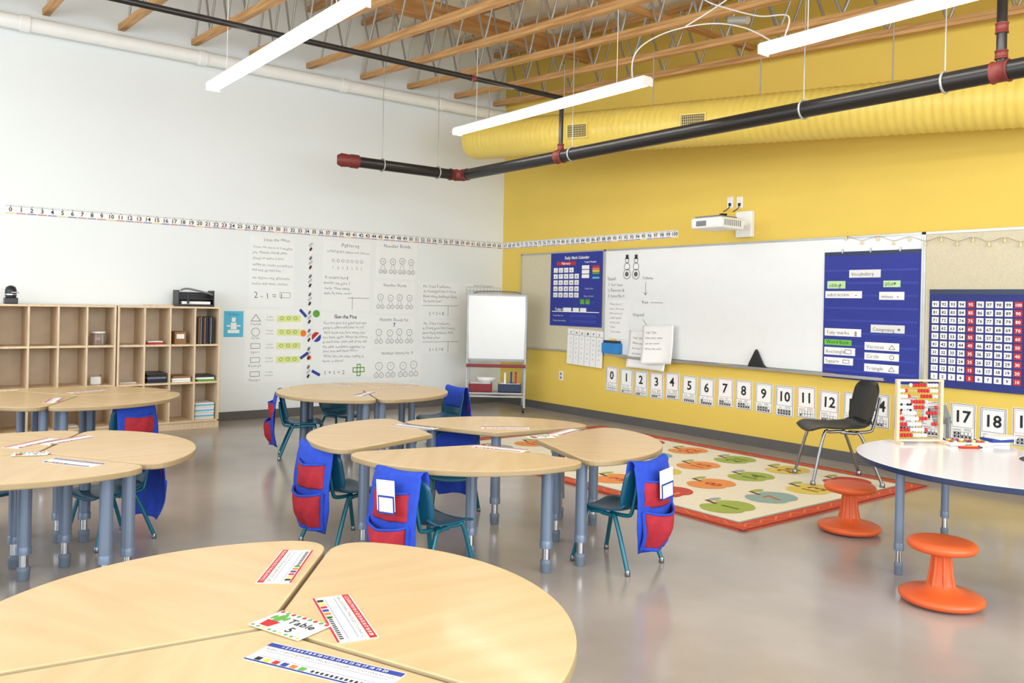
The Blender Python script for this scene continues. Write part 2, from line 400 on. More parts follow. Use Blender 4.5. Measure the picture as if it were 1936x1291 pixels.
# ------------------------------------------------------------ tables
TZ=.6; TR=.746
def sector():
    a=math.radians(60); c=.13
    def corner(sg):
        p0=Vector(((TR-c)*math.cos(a),sg*(TR-c)*math.sin(a))); p1=Vector((TR*math.cos(a),sg*TR*math.sin(a)))
        b=a-c/TR; p2=Vector((TR*math.cos(b),sg*TR*math.sin(b)))
        return [tuple((1-t)**2*p0+2*t*(1-t)*p1+t*t*p2) for t in [i/7 for i in range(8)]]
    up=corner(1); dn=corner(-1)
    arc=[(TR*math.cos(t),TR*math.sin(t)) for t in [ (a-c/TR)*(1-2*i/30) for i in range(1,30)]]
    return [(0,0)]+up+arc+list(reversed(dn))
poly=sector()
top=MB(); top.prism(poly,TZ-.03,TZ,M_maple,.007,M_edge); topm=top.mesh("tabletop")
leg=MB(); leg.lathe([(.031,.15),(.031,TZ-.03)],M_legblue,20); leg.lathe([(.034,.13),(.034,.165),(.031,.17)],M_legblue,20); leg.lathe([(.021,.05),(.021,.135)],M_chrome,16); legm=leg.mesh("leg")
ft=MB(); ft.lathe([(.024,0),(.028,.006),(.027,.02),(.029,.024),(.028,.04),(.03,.045),(.03,.062),(.022,.07)],M_foot,16); ftm=ft.mesh("foot")
plate=MB(); plate.lathe([(.05,TZ-.036),(.05,TZ-.03)],M_legblue,16); platem=plate.mesh("mounting_plate")
legpos=[(.13,0),(.53*math.cos(.93),.53*math.sin(.93)),(.53*math.cos(.93),-.53*math.sin(.93))]
def table(X,k,bis,g,lab,z=0):
    x,y=W(X,k); a=ang(bis)
    parts=[P("tabletop",topm)]
    for lx,ly in legpos:
        parts.append(P("leg",legm,"blue-grey steel leg with chrome lower tube",[P("foot",ftm,"grey plastic levelling foot"),P("mounting_plate",platem)],Matrix.Translation((lx,ly,0))))
    thing("classroom_table",lab,"table",pose(x+.007*math.cos(a),y+.007*math.sin(a),0,a),parts,group=g)
def cluster(X,k,bs,g,lab):
    for b in bs: table(X,k,b,g,lab)
cluster(-.578,2.03,(30,150,270),"three wedge tables forming the nearest round group","maple wedge table in the round group with the cactus sign")
cluster(-2.38,4.2,(40,160,280),"wedge tables of the round group beside the shelf aisle","maple wedge table with blue-grey legs in a round group of three")
cluster(-1.31,7.43,(230,350,110),"wedge tables of the far round group","maple wedge table in the round group near the wall charts")
cluster(-3.42,6.6,(340,100,220),"wedge tables of the round group by the shelves","maple wedge table in the round group beside the cubby shelves")
gB="wedge tables loosely pushed together by the rug"
table(-.19,4.72,265,gB,"maple wedge table pulled slightly apart near the rug")
table(-.46,5.06,177,gB,"maple wedge table with its tip toward the loose group")
table(-.08,5.16,91,gB,"maple wedge table of the loose group facing the easel")
table(.15,4.96,-10,gB,"maple wedge table of the loose group next to the rug")
# ------------------------------------------------------------ chairs
def chair_meshes(shell,legmat,legr=.0105):
    seat=MB()
    def sf(u,v):
        w=.168-.012*(1-v)-.03*max(0,(v-.85)/.15)**2-.02*max(0,(.12-v)/.12)**2
        return (u*w,-.165+v*.335,.325+.016*u*u-.012*math.sin(v*math.pi)-.03*max(0,(v-.75)/.25)**2+.03*max(0,(.2-v)/.2)**2)
    seat.sheet(sf,12,14,.009,shell)
    back=MB()
    def bf(u,v):
        w=.16+.012*math.sin(v*2.5)-.055*max(0,(v-.75)/.25)**2.5-.03*max(0,(.2-v)/.2)**2
        return (-u*w,-.175-.055*v+.035*u*u,.345+v*.235)
    back.sheet(bf,12,12,.009,shell)
    L=[]
    for sx in (-1,1):
        for fy in (0,1):
            l=MB()
            if fy: pts=[(sx*.12,-.02,.306),(sx*.125,.06,.302),(sx*.135,.1,.285),(sx*.165,.165,.02)]
            else: pts=[(sx*.12,.0,.3),(sx*.125,-.07,.296),(sx*.137,-.11,.275),(sx*.172,-.215,.02)]
            l.tube(spl(pts,4),legr,legmat,10)
            f=pts[-1]
            c=MB(); c.lathe([(.013,0),(.015,.004),(.0135,.03),(.011,.034)],M_dullchrome,12,T=Matrix.Translation((f[0],f[1],0)))
            L.append((l.mesh("leg"),c.mesh("foot_cap")))
    S=[]
    for sx in (-1,1):
        sup=MB(); sup.tube(spl([(sx*.1,-.05,.302),(sx*.1,-.16,.305),(sx*.1,-.19,.34),(sx*.1,-.222,.5)],5),legr*.9,legmat,8); S.append(sup.mesh("back_support"))
    return seat.mesh("seat"),back.mesh("backrest"),L,S
CHT=chair_meshes(M_teal,M_teal2,.0125); CHB=chair_meshes(M_black,M_dullchrome,.009)
def pocket_meshes(seed):
    rnd=random.Random(seed); a1,a2=rnd.uniform(-2,2),rnd.uniform(-2,2); tilt=rnd.uniform(-.018,.018)
    def by(u,t): return -.260-.036*math.sin(math.pi*min(1,t*.95))-.011*math.sin(u*4.5+t*4+a1)*t-.005*math.sin(u*9+t*11+a2)*t
    def cf(u,v):
        if v<.2: t=v/.2; y=-.183-.035*t; z=.42+.18*t; w=.158+.010*t
        elif v<.28: t=(v-.2)/.08; y=-.218-.042*t; z=.60+.008*math.sin(t*math.pi); w=.168
        else:
            t=(v-.28)/.72; y=by(u,t); z=.60-.48*t; w=.168+.016*math.sin(math.pi*t)-.055*max(0,(t-.65)/.35)**1.5
            z+=.010*math.sin(u*4+a2)*(1-t)-.012*u*u*t
        return (u*w+tilt*(v if v>.28 else 0)*2,y+(.02*u*u if v<.3 else .026*u*u),z+(.014*u*u if .15<v<.4 else 0))
    cl=MB(); cl.sheet(cf,18,44,.005,M_bluecloth)
    def pk(z1,z0,w1,w0,bulge,sag,m):
        p=MB()
        def f(u,v):
            z=z1+(z0-z1)*v-sag*math.cos(u*1.5)*(1-v)-.010*math.cos(u*1.5)*v; t=min(1,max(0,(.6-z)/.48))
            gape=.022*(1-v)**3*(1-u*u)
            return (u*(w1+(w0-w1)*v)+tilt*1.5,by(u,t)+.026*u*u-.006-gape-bulge*math.sin(math.pi*(v*.8+.14))*(1-u*u*.85)-.004*math.sin(u*7+v*5+a1),z)
        p.sheet(f,16,14,.005,m); return p,f
    up,fu=pk(.515,.375,.128,.138,.018,.012,M_redcloth)
    lo,fl=pk(.355,.140,.150,.110,.058,.028,M_redcloth)
    trs=[]
    for f in (fu,fl):
        q=MB(); q.tube([Vector(f(i/8-1,0))+Vector((0,-.003,0)) for i in range(17)],.007,M_bluecloth,6); trs.append(P("binding",q,"blue binding strip"))
    for sg in (-1,1):
        q=MB(); q.tube([Vector(fl(sg,j/8))+Vector((sg*.004,-.006,0)) for j in range(9)],.012,M_bluecloth,6); trs.append(P("binding",q,"blue binding strip"))
    q=MB(); q.tube([Vector(fl(i/8-1,1))+Vector((0,-.006,0)) for i in range(17)],.011,M_bluecloth,6); trs.append(P("binding",q,"blue binding strip"))
    return [P("fabric_back",cl),P("upper_pocket",up,"flat red fabric pocket"),P("lower_pocket",lo,"sagging red fabric pocket")]+trs
PKMS=[pocket_meshes(i) for i in range(3)]; pkc=[0]
def chair(X,k,face,pocket=True,ms=CHT,s=.96,lab="small teal plastic school chair with teal steel legs",paper=0,g="small teal chairs around the tables"):
    x,y=W(X,k); M=pose(x,y,0,ang(face)-math.pi/2,s)
    se,ba,L,su=ms
    parts=[P("seat",se),P("backrest",ba)]+[P("back_support",q) for q in su]+[P("leg",l,None,[P("foot_cap",c,"chrome foot cap")]) for l,c in L]
    thing("school_chair",lab,"chair",M,parts,group=g)
    if pocket:
        pkc[0]+=1
        thing("chair_pocket","royal blue and red fabric organiser draped over a chair back","chair organiser",M,PKMS[pkc[0]%3],group="blue and red chair organisers")
    if paper:
        q=MB(); T=Matrix.Translation((.01,-.335,.50))@Matrix.Rotation(math.pi/2,4,'X')@Matrix.Rotation(.08,4,'Z')
        q.box((0,.0,0),(.13,.15,.003),M_paper,T=T); q.rect(-.055,-.09,.065,0,M_blueink,.004,T=T); q.rect(-.045,-.08,.055,-.01,M_paper,.005,T=T)
        thing("paper","white paper sheets tucked in the chair organiser pocket","paper",M,q)
chair(.585,4.58,138,paper=1)
chair(-.38,4.2,50,paper=1)
chair(-.93,4.86,48)
chair(-.36,5.42,268,s=.91)
chair(-1.83,7.42,15)
chair(-1.62,8.05,-45,pocket=False)
chair(-.68,7.9,218)
chair(-3.06,6.48,150)
chair(-2.28,4.74,238,s=.91)
chair(-2.64,3.9,60,s=.91)
chair(-2.95,4.72,-25,s=.91)
chair(-3.75,6.0,70)
chair(2.66,6.84,178,pocket=False,ms=CHB,s=1.42,lab="black plastic chair with chrome legs standing on the rug edge",g=None)
# ------------------------------------------------------------ wobble stools
def stool(X,k):
    b=MB(); b.lathe([(.04,0),(.13,.004),(.178,.014),(.19,.028),(.19,.04),(.172,.052),(.12,.062),(.075,.075),(.06,.095)],M_orange,40)
    p=MB(); p.lathe([(.062,.085),(.052,.12),(.046,.17),(.042,.22),(.05,.25),(.075,.264)],M_orange,28)
    for i in range(7):
        t=i*2*math.pi/7; p.tube([(.058*math.cos(t),.058*math.sin(t),.085),(.046*math.cos(t),.046*math.sin(t),.165),(.040*math.cos(t),.040*math.sin(t),.235)],[.010,.008,.007],M_orange,8)
    s=MB(); s.lathe([(.06,.25),(.12,.254),(.146,.262),(.156,.276),(.156,.288),(.147,.30),(.12,.306),(.06,.303),(.01,.300)],M_orange,40)
    x,y=W(X,k); thing("wobble_stool","orange plastic wobble stool with round seat and flared base","stool",pose(x,y),[P("seat",s),P("stem",p),P("base",b)],group="orange wobble stools by the white table")
stool(2.17,5.29); stool(2.10,4.02)
# ------------------------------------------------------------ horseshoe table
cx,cy=W(2.75,4.52); HR=.8; hr=.22
pl=[]
for i in range(41):
    t=math.pi/2+math.pi*i/40; pl.append((HR*math.cos(t),HR*math.sin(t)))
def fil(p,q,c,n=6):
    p,q,c=Vector(p),Vector(q),Vector(c); return [tuple((1-t)**2*p+2*t*(1-t)*c+t*t*q) for t in [i/n for i in range(n+1)]]
e=.30; nx0=.30
pl+=fil((e-.12,-HR),(e,-HR+.12),(e,-HR))+fil((e+.0,-hr-.12),(e-.02,-hr-.02),(e,-hr-.05),3)
for i in range(25):
    t=-math.pi/2-math.pi*i/24; pl.append((nx0-.02+hr*math.cos(t),hr*math.sin(t)))
pl+=fil((e-.02,hr+.02),(e,hr+.12),(e,hr+.05),3)+fil((e,HR-.12),(e-.12,HR),(e,HR))
M_ht=mat("white_gloss_laminate",srgb(238,239,240),.16,var=.01)
t=MB(); t.prism(pl,TZ-.03,TZ,M_ht,.004,M_navy)
parts=[P("tabletop",t,"white dry-erase top with navy edge")]
for lx,ly in ((-.66,-.06),(-.02,.66),(.1,-.62)):
    parts.append(P("leg",legm,None,[P("foot",ftm),P("mounting_plate",platem)],Matrix.Translation((lx,ly,0))@Matrix.Diagonal((.75,.75,1,1))))
thing("horseshoe_table","white horseshoe activity table with navy edge and steel legs","table",pose(cx,cy,0,PHI+.02),parts)
# abacus
ax,ay=W(2.50,5.09)
fr=MB()
for sx in (-.14,.14): fr.box((sx,0,.19),(.018,.03,.38),M_ply,.002); fr.box((sx,0,.008),(.02,.12,.016),M_ply,.002)
fr.box((0,0,.385),(.3,.03,.012),M_ply,.002); fr.box((0,0,.02),(.28,.02,.012),M_ply,.002)
bead=MB(); bead.lathe([(.003,-.009),(.010,-.006),(.0125,0),(.010,.006),(.003,.009)],M_redink,12,T=Matrix.Rotation(math.pi/2,4,'Y')); bead=bead.mesh("bead")
beadw=MB(); beadw.lathe([(.003,-.009),(.010,-.006),(.0125,0),(.010,.006),(.003,.009)],M_paper,12,T=Matrix.Rotation(math.pi/2,4,'Y')); beadw=beadw.mesh("bead")
parts=[P("frame",fr)]
for r in range(10):
    z=.05+r*.034; rod=MB(); rod.tube([(-.135,0,z),(.135,0,z)],.002,M_chrome,6); parts.append(P("rod",rod))
    nl=[10,10,8,10,6,9,10,4,3,0][r]
    for c in range(10):
        x=-.122+.0185*c+(.065 if c>=nl else 0)
        parts.append(P("bead",bead if (c+r)%10<5 else beadw,None,(),Matrix.Translation((x,0,z))))
thing("bead_abacus","wooden frame abacus with red and white beads on the white table","abacus",pose(ax,ay,TZ,PHI+.1),parts)
tx,ty=W(2.78,5.08)
tr=MB(); tr.box((0,0,.004),(.26,.15,.008),M_whitemetal,.002)
for a_,b_2,c_,d_ in ((0,.072,.26,.006),(0,-.072,.26,.006)): tr.box((a_,b_2,.012),(c_,d_,.024),M_whitemetal,.002)
for a_ in (-.127,.127): tr.box((a_,0,.012),(.006,.15,.024),M_whitemetal,.002)
thing("supply_tray","small white open tray holding coloured counters","tray",pose(tx,ty,TZ,PHI),tr)
cm=[M_redink,M_yelink,M_blueink,M_greenink,M_orgink,M_paper]
for i in range(27):
    q=MB(); rr=.012; q.lathe([(rr*.3,-rr*.9),(rr*.8,-rr*.6),(rr,0),(rr*.8,rr*.6),(rr*.3,rr*.9)],cm[(i*5+i//7)%6],10)
    gx=(i%9-4)*.027; gy=(i//9-1)*.04; gz=.0189
    x=tx+gx*CP-gy*SP; y=ty+gx*SP+gy*CP
    thing("counter","small coloured plastic counter lying in the white tray","counter",Matrix.Translation((x,y,TZ+gz)),q,group="counters in the white tray")
for i in range(3):
    bx_,by_=W(2.97+.02*i,5.12-.01*i); q=MB(); q.box((0,0,.01),(.15,.11,.018),[M_paper,M_blueink,M_cream][i],.002)
    thing("book","small flat book stacked on the white table","book",pose(bx_,by_,TZ+.0+i*.0195,PHI+.2*i),q,group="books stacked on the white table")
for i in range(4):
    gx_,gy_=W(2.66+.02*i,4.93+.012*i); q=MB(); q.tube([(0,0,0),(.12,0,0)],.007,cm[i],8); q.tube([(.12,0,0),(.14,0,0)],.005,M_black,8)
    thing("marker_pen","coloured marker pen lying on the white table","marker",pose(gx_,gy_,TZ+.0075,PHI+.3*i),q,group="marker pens on the white table")
gx,gy=W(2.78,5.23)
lp=MB(); lp.box((0,0,.004),(.16,.08,.008),M_grey,.002); lp.box((0,.02,.17),(.2,.010,.12),M_grey,.003,T=Matrix.Rotation(-.35,4,'X')); lp.box((0,.03,.07),(.02,.02,.14),M_grey,.003)
thing("tablet_stand","dark grey tablet propped on a stand on the white table","tablet",pose(gx,gy,TZ,PHI+.6),lp)
# ------------------------------------------------------------ rug
rx0,rx1,ry0,ry1=2.5,6.28,-2.82,-.42
rg=MB(); rw,rh=rx1-rx0,ry1-ry0
rg.prism([(0.05,0),(rw-.05,0),(rw,.05),(rw,rh-.05),(rw-.05,rh),(.05,rh),(0,rh-.05),(0,.05)],0,.010,M_rug_o,.002)
rg.frame(0.0,0.0,rw,rh,.02,M_rug_b,.0106)
rg.frame(.14,.14,rw-.14,rh-.14,.020,RUGC['b'],.0109)
rg.rect(.16,.16,rw-.16,rh-.16,M_rug_c,.0108)
def zig(x0,y0,x1,y1):
    n=int(math.hypot(x1-x0,y1-y0)/.08); dx,dy=(x1-x0)/n,(y1-y0)/n; l=math.hypot(dx,dy); nx,ny=-dy/l*.025,dx/l*.025
    for i in range(n):
        sa=1 if i%2 else -1
        rg.line(x0+dx*i+nx*sa,y0+dy*i+ny*sa,x0+dx*(i+1)-nx*sa,y0+dy*(i+1)-ny*sa,.014,M_zig,.0112)
zig(.08,.08,rw-.08,.08);zig(.08,rh-.08,rw-.08,rh-.08);zig(.08,.08,.08,rh-.08);zig(rw-.08,.08,rw-.08,rh-.08)
NC=[['g','b','y','r'],['r','o','g','y'],['o','y','o','g'],['g','r','b','o'],['y','g','o','r'],['b','o','y','g']]
for i in range(6):
    for j in range(4):
        n=1+i+6*j; cx_=rw-.172-.28-i*(rw-.364-.1)/6.0; cy_=.172+.26+j*(rh-.344)/4.0
        c_=NC[i][j]; m=RUGC[c_]
        T=Matrix.Translation((cx_,cy_,0))@Matrix.Rotation(math.pi/2,4,'Z')
        pts=[]
        for q in range(48):
            t=2*math.pi*q/48; s_=math.sin(t); c=math.cos(t)
            rr=.185*(1-.34*math.exp(-((t-math.pi/2)/.30)**2)-.16*math.exp(-((t-3*math.pi/2)/.25)**2))*(1-.08*(s_<0)*abs(s_))
            pts.append((rr*c*1.15,rr*s_,.0122))
        rg.add([(0,0,.0122)]+pts,[(0,k_+1,(k_+1)%48+1) for k_ in range(48)],m,False,T)
        rg.line(0,.105,.035,.225,.028,M_rug_b,.0124,T); rg.disc(.105,.205,.07,RUGC['g'] if c_!='g' else RUGC['b'],.0124,12,ry=.032,T=T)
        rg.text(str(n),0,-.085,.20,RUGT[c_],.0128,bold=True,T=T)
thing("area_rug","cream classroom rug with numbered apples and an orange zigzag border","rug",Matrix.Translation((rx0,ry0,0)),rg)
# ------------------------------------------------------------ cubby shelves
def cubby(y1,w,lab):
    d=.42; h=1.3; t=.02; b=MB(); cols=4
    b.bx(0,.008,0,w,.06,h,M_plyback)
    b.bx(.008,d,0,w,h-t,h,M_ply,.002); b.bx(.008,d,0,w,.07,.07+t,M_ply,.002)
    b.bx(.02,d-.01,.02,w-.02,0,.07,M_ply)
    for i in (0,cols): y=i*(w-t)/cols; b.bx(.008,d,y,y+t,.0,h-t,M_ply,.002)
    ps=[P("carcass",b)]
    for z in (.50,.90):
        sh=MB(); sh.bx(.008,d-.01,t,w-t,z-t,z,M_ply,.001); ps.append(P("shelf_board",sh))
    for i in range(1,cols):
        dv=MB(); y=i*(w-t)/cols; dv.bx(.008,d-.005,y,y+t*.8,.09,h-t,M_ply,.001); ps.append(P("divider",dv))
    thing("cubby_shelf",lab,"shelf",Matrix.Translation((.016,y1,0)),ps,group="birch cubby shelves along the white wall")
SW=1.03
cubby(-4.14-SW,SW,"birch plywood cubby shelf holding folders, books and boxes")
cubby(-4.14-2*SW-.012,SW,"birch plywood cubby shelf, mostly empty, beside the other")
def in_cubby(u,col,row,x=.22):
    y=-4.14-SW-(SW+.012)*u+(SW-.02)/4*(col+.5)+.01; z=[.09,.50,.90][row]; return (.016+x,y,z+.0005)
def item(name,lab,cat,pos,mb,a=0,group=None): thing(name,lab,cat,pose(pos[0],pos[1],pos[2],a),mb,group=group)
bc=[M_ink,M_brown,M_grey,M_black,M_brown,M_navy,M_ink,M_grey,M_black]
for i in range(9):
    p=in_cubby(0,3,2,.24); q=MB(); q.box((0,0,.14),(.26,.013,.28+.01*(i%3)-.01),bc[i],.001)
    item("folder","thin dark folder standing upright in a cubby","folder",(p[0],p[1]-.095+i*.021,p[2]+.005),q,group="folders standing in the top cubby")
for i in range(12):
    p=in_cubby(0,3,0,.24); q=MB(); q.box((0,0,.007),(.27,.2,.0135),[M_paper,M_cream,M_skyblue,M_paper][i%4],.001)
    item("workbook","white paperback workbook in a low cubby pile","book",(p[0]+random.uniform(-.01,.01),p[1],p[2]+i*.0145),q,group="workbooks stacked in the bottom cubby")
for c,mm in ((1,[M_black,M_navy,M_grey,M_black,M_black]),(2,[M_cream,M_paper,M_brown]),(3,[M_greenink,M_paper,M_black])):
    for i,m in enumerate(mm):
        p=in_cubby(0,c,1,.26); q=MB(); q.box((0,0,.01),(.26,.19,.02),m,.003)
        item("book","flat stacked book in a middle cubby","book",(p[0],p[1],p[2]+i*.0215),q,a=random.uniform(-.08,.08),group="books lying in the middle cubbies")
p=in_cubby(0,2,2); q=MB(); q.box((0,0,.065),(.2,.12,.13),M_brown,.003); q.box((.101,0,.08),(.002,.08,.05),M_paper)
item("storage_box","brown cardboard box with a white label in a cubby","box",p,q)
p=in_cubby(0,1,2); q=MB(); q.box((0,0,.008),(.22,.16,.016),M_redink,.003); q.box((0,0,.026),(.2,.15,.016),M_cream,.003)
item("game_box","flat red and cream game box lying in a cubby","box",p,q)
p=in_cubby(1,3,2,.28); q=MB(); q.lathe([(.06,0),(.07,.01),(.07,.11),(.055,.12)],M_glass,20); l_=MB(); l_.lathe([(.066,.118),(.066,.132),(.05,.136)],M_whitemetal,20)
jp=[P("jar_body",q),P("lid",l_)]
for i in range(8):
    inn=MB(); inn.tube([(.04*math.cos(i*.785),.04*math.sin(i*.785),.008),(.035*math.cos(i*.785),.035*math.sin(i*.785),.105)],.008,cm[i%6],6); jp.append(P("marker",inn))
thing("pencil_jar","clear plastic jar with white lid full of coloured markers","jar",pose(*p),jp)
p=in_cubby(1,3,1,.28); q=MB()
q.box((0,-.02,.04),(.05,.1,.08),M_cream,.01); q.box((0,.035,.05),(.04,.02,.1),M_brown,.003)
item("craft_box","small cream craft box standing in a cubby","box",p,q)
for u,c,r in ((0,0,1),(1,2,0)):
    p=in_cubby(u,c,r,.2); q=MB(); q.box((0,0,.004),(.2,.16,.008),M_paper,.001); item("paper_pile","thin pile of white paper in a cubby","paper",p,q)
x,y=.24,on_left(20,575,.24)[0]
q=MB(); q.box((0,0,.03),(.12,.11,.06),M_black,.008); q.lathe([(.045,.06),(.05,.08),(.05,.13),(.04,.16),(.015,.175)],M_black,20); q.lathe([(.052,.085),(.052,.095)],M_chrome,20); q.tube([(.05,.0,.11),(.08,.02,.11),(.08,.06,.11)],.006,M_chrome,8)
thing("pencil_sharpener","black and chrome pencil sharpener on the cubby shelf top","pencil sharpener",pose(x,y,1.3),q)
y=on_left(366,575,.22)[0]
q=MB(); q.box((0,0,.012),(.22,.38,.024),M_black,.004)
for sy in (-1,1): q.box((0,sy*.185,.09),(.2,.012,.17),M_black,.004)
q.box((-.1,0,.08),(.01,.37,.15),M_black,.003); q.box((.0,0,.08),(.2,.36,.01),M_black,.002)
q.tube(spl([(.1,-.17,.17),(.11,-.1,.19),(.11,.1,.15),(.1,.17,.13)],5),.01,M_grey,8)
q.tube([(.11,-.09,.03),(.11,-.09,.15)],.012,M_black,8)
thing("paper_tray","black open desktop tray holding paper on the cubby shelf top","desk tray",pose(.22,y,1.3),q)
q=MB(); q.box((0,0,.02),(.19,.30,.03),M_paper,.002); thing("paper_stack","stack of white paper lying in the black desktop tray","paper",pose(.22,y,1.3195),q)
q=MB(); q.box((0,0,.006),(.3,.22,.012),M_ply,.001); thing("clipboard","tan clipboard lying on the cubby shelf top","clipboard",pose(.22,y-.36,1.3),q)
# ------------------------------------------------------------ number line
def numberline(wall,a0,a1,n0,n1,z,s0,lab):
    L=a1-a0; mb=MB(); h=.09
    mb.box((L/2,0,.001),(L,h,.002),M_paper)
    for i in range(n0,n1+1):
        x=(i-n0+.5)*L/(n1-n0+1)
        mb.text(str(i),x,-.020,.058,M_ink,.0032,bold=True)
        mb.disc(x,.032,.0055,M_ink,.0032,8)
        mb.rect(x-L/(n1-n0+1)/2+.004,-.039,x+L/(n1-n0+1)/2-.004,-.032,(M_redink if i%2 else M_blueink) if i%5 else M_yelink,.0032)
    mb.rect(0,.030,L,.033,M_pencil,.003); mb.rect(0,.042,L,.045,M_easel,.003); mb.rect(0,-.045,L,-.042,M_easel,.003)
    M=(Matrix.Translation((0.0005,a0,z))@MLEFT) if wall=='L' else (Matrix.Translation((a0,0,z))@MBACK)
    thing("number_line",lab,"number line",M,mb)
yl=on_left(10,390)[0]
numberline('L',yl,-.02,0,66,2.225,0,"white number line strip reading 0 to 66 on the white wall")
xr=on_back(1282,447)[0]
numberline('B',.02,xr,67,100,2.225,0,"white number line strip reading 67 to 100 on the yellow wall")
# ------------------------------------------------------------ charts
def chart(name,lab,wall,px,off,draw,bg=M_paper,cat="chart",th=.002,rot=0):
    if name=="wall_chart": bg=M_chart
    M,w,h=wallrect(wall,*px,off); mb=MB()
    if bg: mb.box((w/2,h/2,th/2),(w,h,th),bg)
    mb.z=th+.0015; draw(mb,w,h); thing(name,lab,cat,M@Matrix.Rotation(rot,4,'Z'),mb)
def lines(mb,w,h,rows,x=.06,top=.9,step=.08,size=.05,m=M_pencil,bold=False,al='L'):
    for i,t in enumerate(rows):
        if t: mb.text(t,((x+random.uniform(-.01,.02))*w if al=='L' else w/2),h*(top-i*step),size*h,m,mb.z,al,bold,maxw=w*random.uniform(.80,.93),jit=.10)
def d1(mb,w,h):
    lines(mb,w,h,["Linus the Minus"],.3,.93,.1,.06,M_marker)
    lines(mb,w,h,["Linus the minus is a naughty","guy. Always taking away","things to make it less!"],top=.83)
    lines(mb,w,h,["When he comes around you","will end up with less."],top=.58)
    lines(mb,w,h,["He makes a big difference","and he will never confess."],top=.39)
    mb.text("2 - 1 = 1",.1*w,.12*h,.12*h,M_marker,mb.z,'L',jit=.05); mb.frame(.68*w,.13*h,.92*w,.21*h,.004,M_pencil,mb.z)
chart("wall_chart","handwritten chart titled Linus the Minus on the white wall",'L',(472,447,556,580),0,d1)
def d2(mb,w,h):
    lines(mb,w,h,["Patterns"],.35,.92,.1,.08,M_marker)
    lines(mb,w,h,["something that repeats over and over"],top=.84,size=.05)
    for i in range(7): mb.ring((.2+.1*i)*w,.72*h,.03*w,.004,M_pencil,mb.z); mb.text("12"[i%2],(.2+.1*i)*w,.6*h,.06*h,M_pencil,mb.z,jit=.06)
    lines(mb,w*.98,h,["A student had 8","pencils. He gave 3","away. How many","does he have now?"],x=.02,top=.46,step=.075,size=.055,m=M_marker)
    mb.line(.62*w,.2*h,.62*w,.02*h,.005,M_pencil,mb.z); mb.line(.52*w,.19*h,.98*w,.19*h,.005,M_pencil,mb.z)
chart("wall_chart","handwritten chart titled Patterns on the white wall",'L',(611,457,700,588),0,d2)
def bonds(n,ttl,num=None):
    def dd(mb,w,h):
        mb.text(ttl,.5*w,.84*h,.13*h,M_marker,mb.z,jit=.08)
        if num: mb.text(num,.5*w,.66*h,.17*h,M_blueink if num=="7" else M_marker,mb.z,bold=True)
        for i in range(4):
            x=(.15+.235*i+random.uniform(-.015,.015))*w; y=(.48+random.uniform(-.02,.02))*h
            mb.ring(x,y,.07*w,.0045,M_marker,mb.z); mb.text(str(n),x,y-.03*h,.08*h,M_marker,mb.z)
            for sg,t in ((-1,i),(1,n-i)):
                mb.line(x+sg*.02*w,y-.07*w,x+sg*.05*w,.28*h,.003,M_marker,mb.z); mb.ring(x+sg*.05*w,.2*h,.045*w,.0045,M_marker,mb.z); mb.text(str(t),x+sg*.05*w,.17*h,.07*h,M_marker,mb.z)
    return dd
chart("wall_chart","chart titled Number Bonds with linked circles",'L',(712,458,788,528),0,bonds(10,"Number Bonds"))
chart("wall_chart","chart titled Number Bonds for eight with linked circles",'L',(708,532,784,592),0,bonds(8,"Number Bonds"))
chart("wall_chart","chart titled Number Bonds for 7 with linked circles",'L',(705,597,784,657),0,bonds(7,"Number Bonds for","7"))
chart("wall_chart","chart titled Number bonds for 9 with linked circles",'L',(703,660,796,720),0,bonds(9,"Number bonds for 9"))
def d7(mb,w,h):
    lines(mb,w,h,["Gus the Plus"],.25,.91,.1,.07,M_marker,True)
    lines(mb,w,h,["Gus the plus is a generous guy","giving to others wherever he can!","He'll show you how many that","you have again. When he comes","around your sums will grow tall.","He adds numbers together so","that you will have more.","With Gus the plus, adding is","never a chore!"],x=.03,top=.82,step=.072,size=.058,m=M_marker)
    mb.text("1 + 1 = 2",.06*w,.05*h,.09*h,M_marker,mb.z,'L',jit=.05); mb.frame(.62*w,.07*h,.86*w,.15*h,.012,M_greenink,mb.z); mb.frame(.70*w,.01*h,.78*w,.2*h,.012,M_greenink,mb.z)
chart("wall_chart","handwritten chart titled Gus the Plus on the white wall",'L',(607,591,703,713),0,d7)
def d8(mb,w,h):
    lines(mb,w,h,["Mr. S has 5 balloons.","A friend gave him 3 more.","How many balloons does","he have now?"],x=.03,top=.86,step=.14,size=.11,m=M_marker)
    mb.text("5 + 3 = 8",.2*w,.08*h,.13*h,M_marker,mb.z,'L',jit=.05); mb.line(.7*w,.35*h,.7*w,.05*h,.005,M_marker,mb.z); mb.line(.02*w,.35*h,.98*w,.35*h,.004,M_marker,mb.z)
chart("wall_chart","handwritten word problem about balloons on white paper",'L',(797,535,868,601),0,d8)
chart("wall_chart","second handwritten word problem sheet on white paper",'L',(797,605,868,668),0,d8)
def d10(mb,w,h):
    for i in range(11): mb.line(i*w/10,0,i*w/10,h*.7,.003,M_pencil,mb.z)
    for i in range(3): mb.line(0,h*.35*i,w,h*.35*i,.003,M_pencil,mb.z)
    mb.text("Books Read together",w/2,h*.76,h*.24,M_marker,mb.z,maxw=w)
chart("wall_chart","small paper grid chart behind the easel",'L',(882,537,946,558),0,d10)
M_lime=mat("lime_paper",srgb(216,228,146),.7)
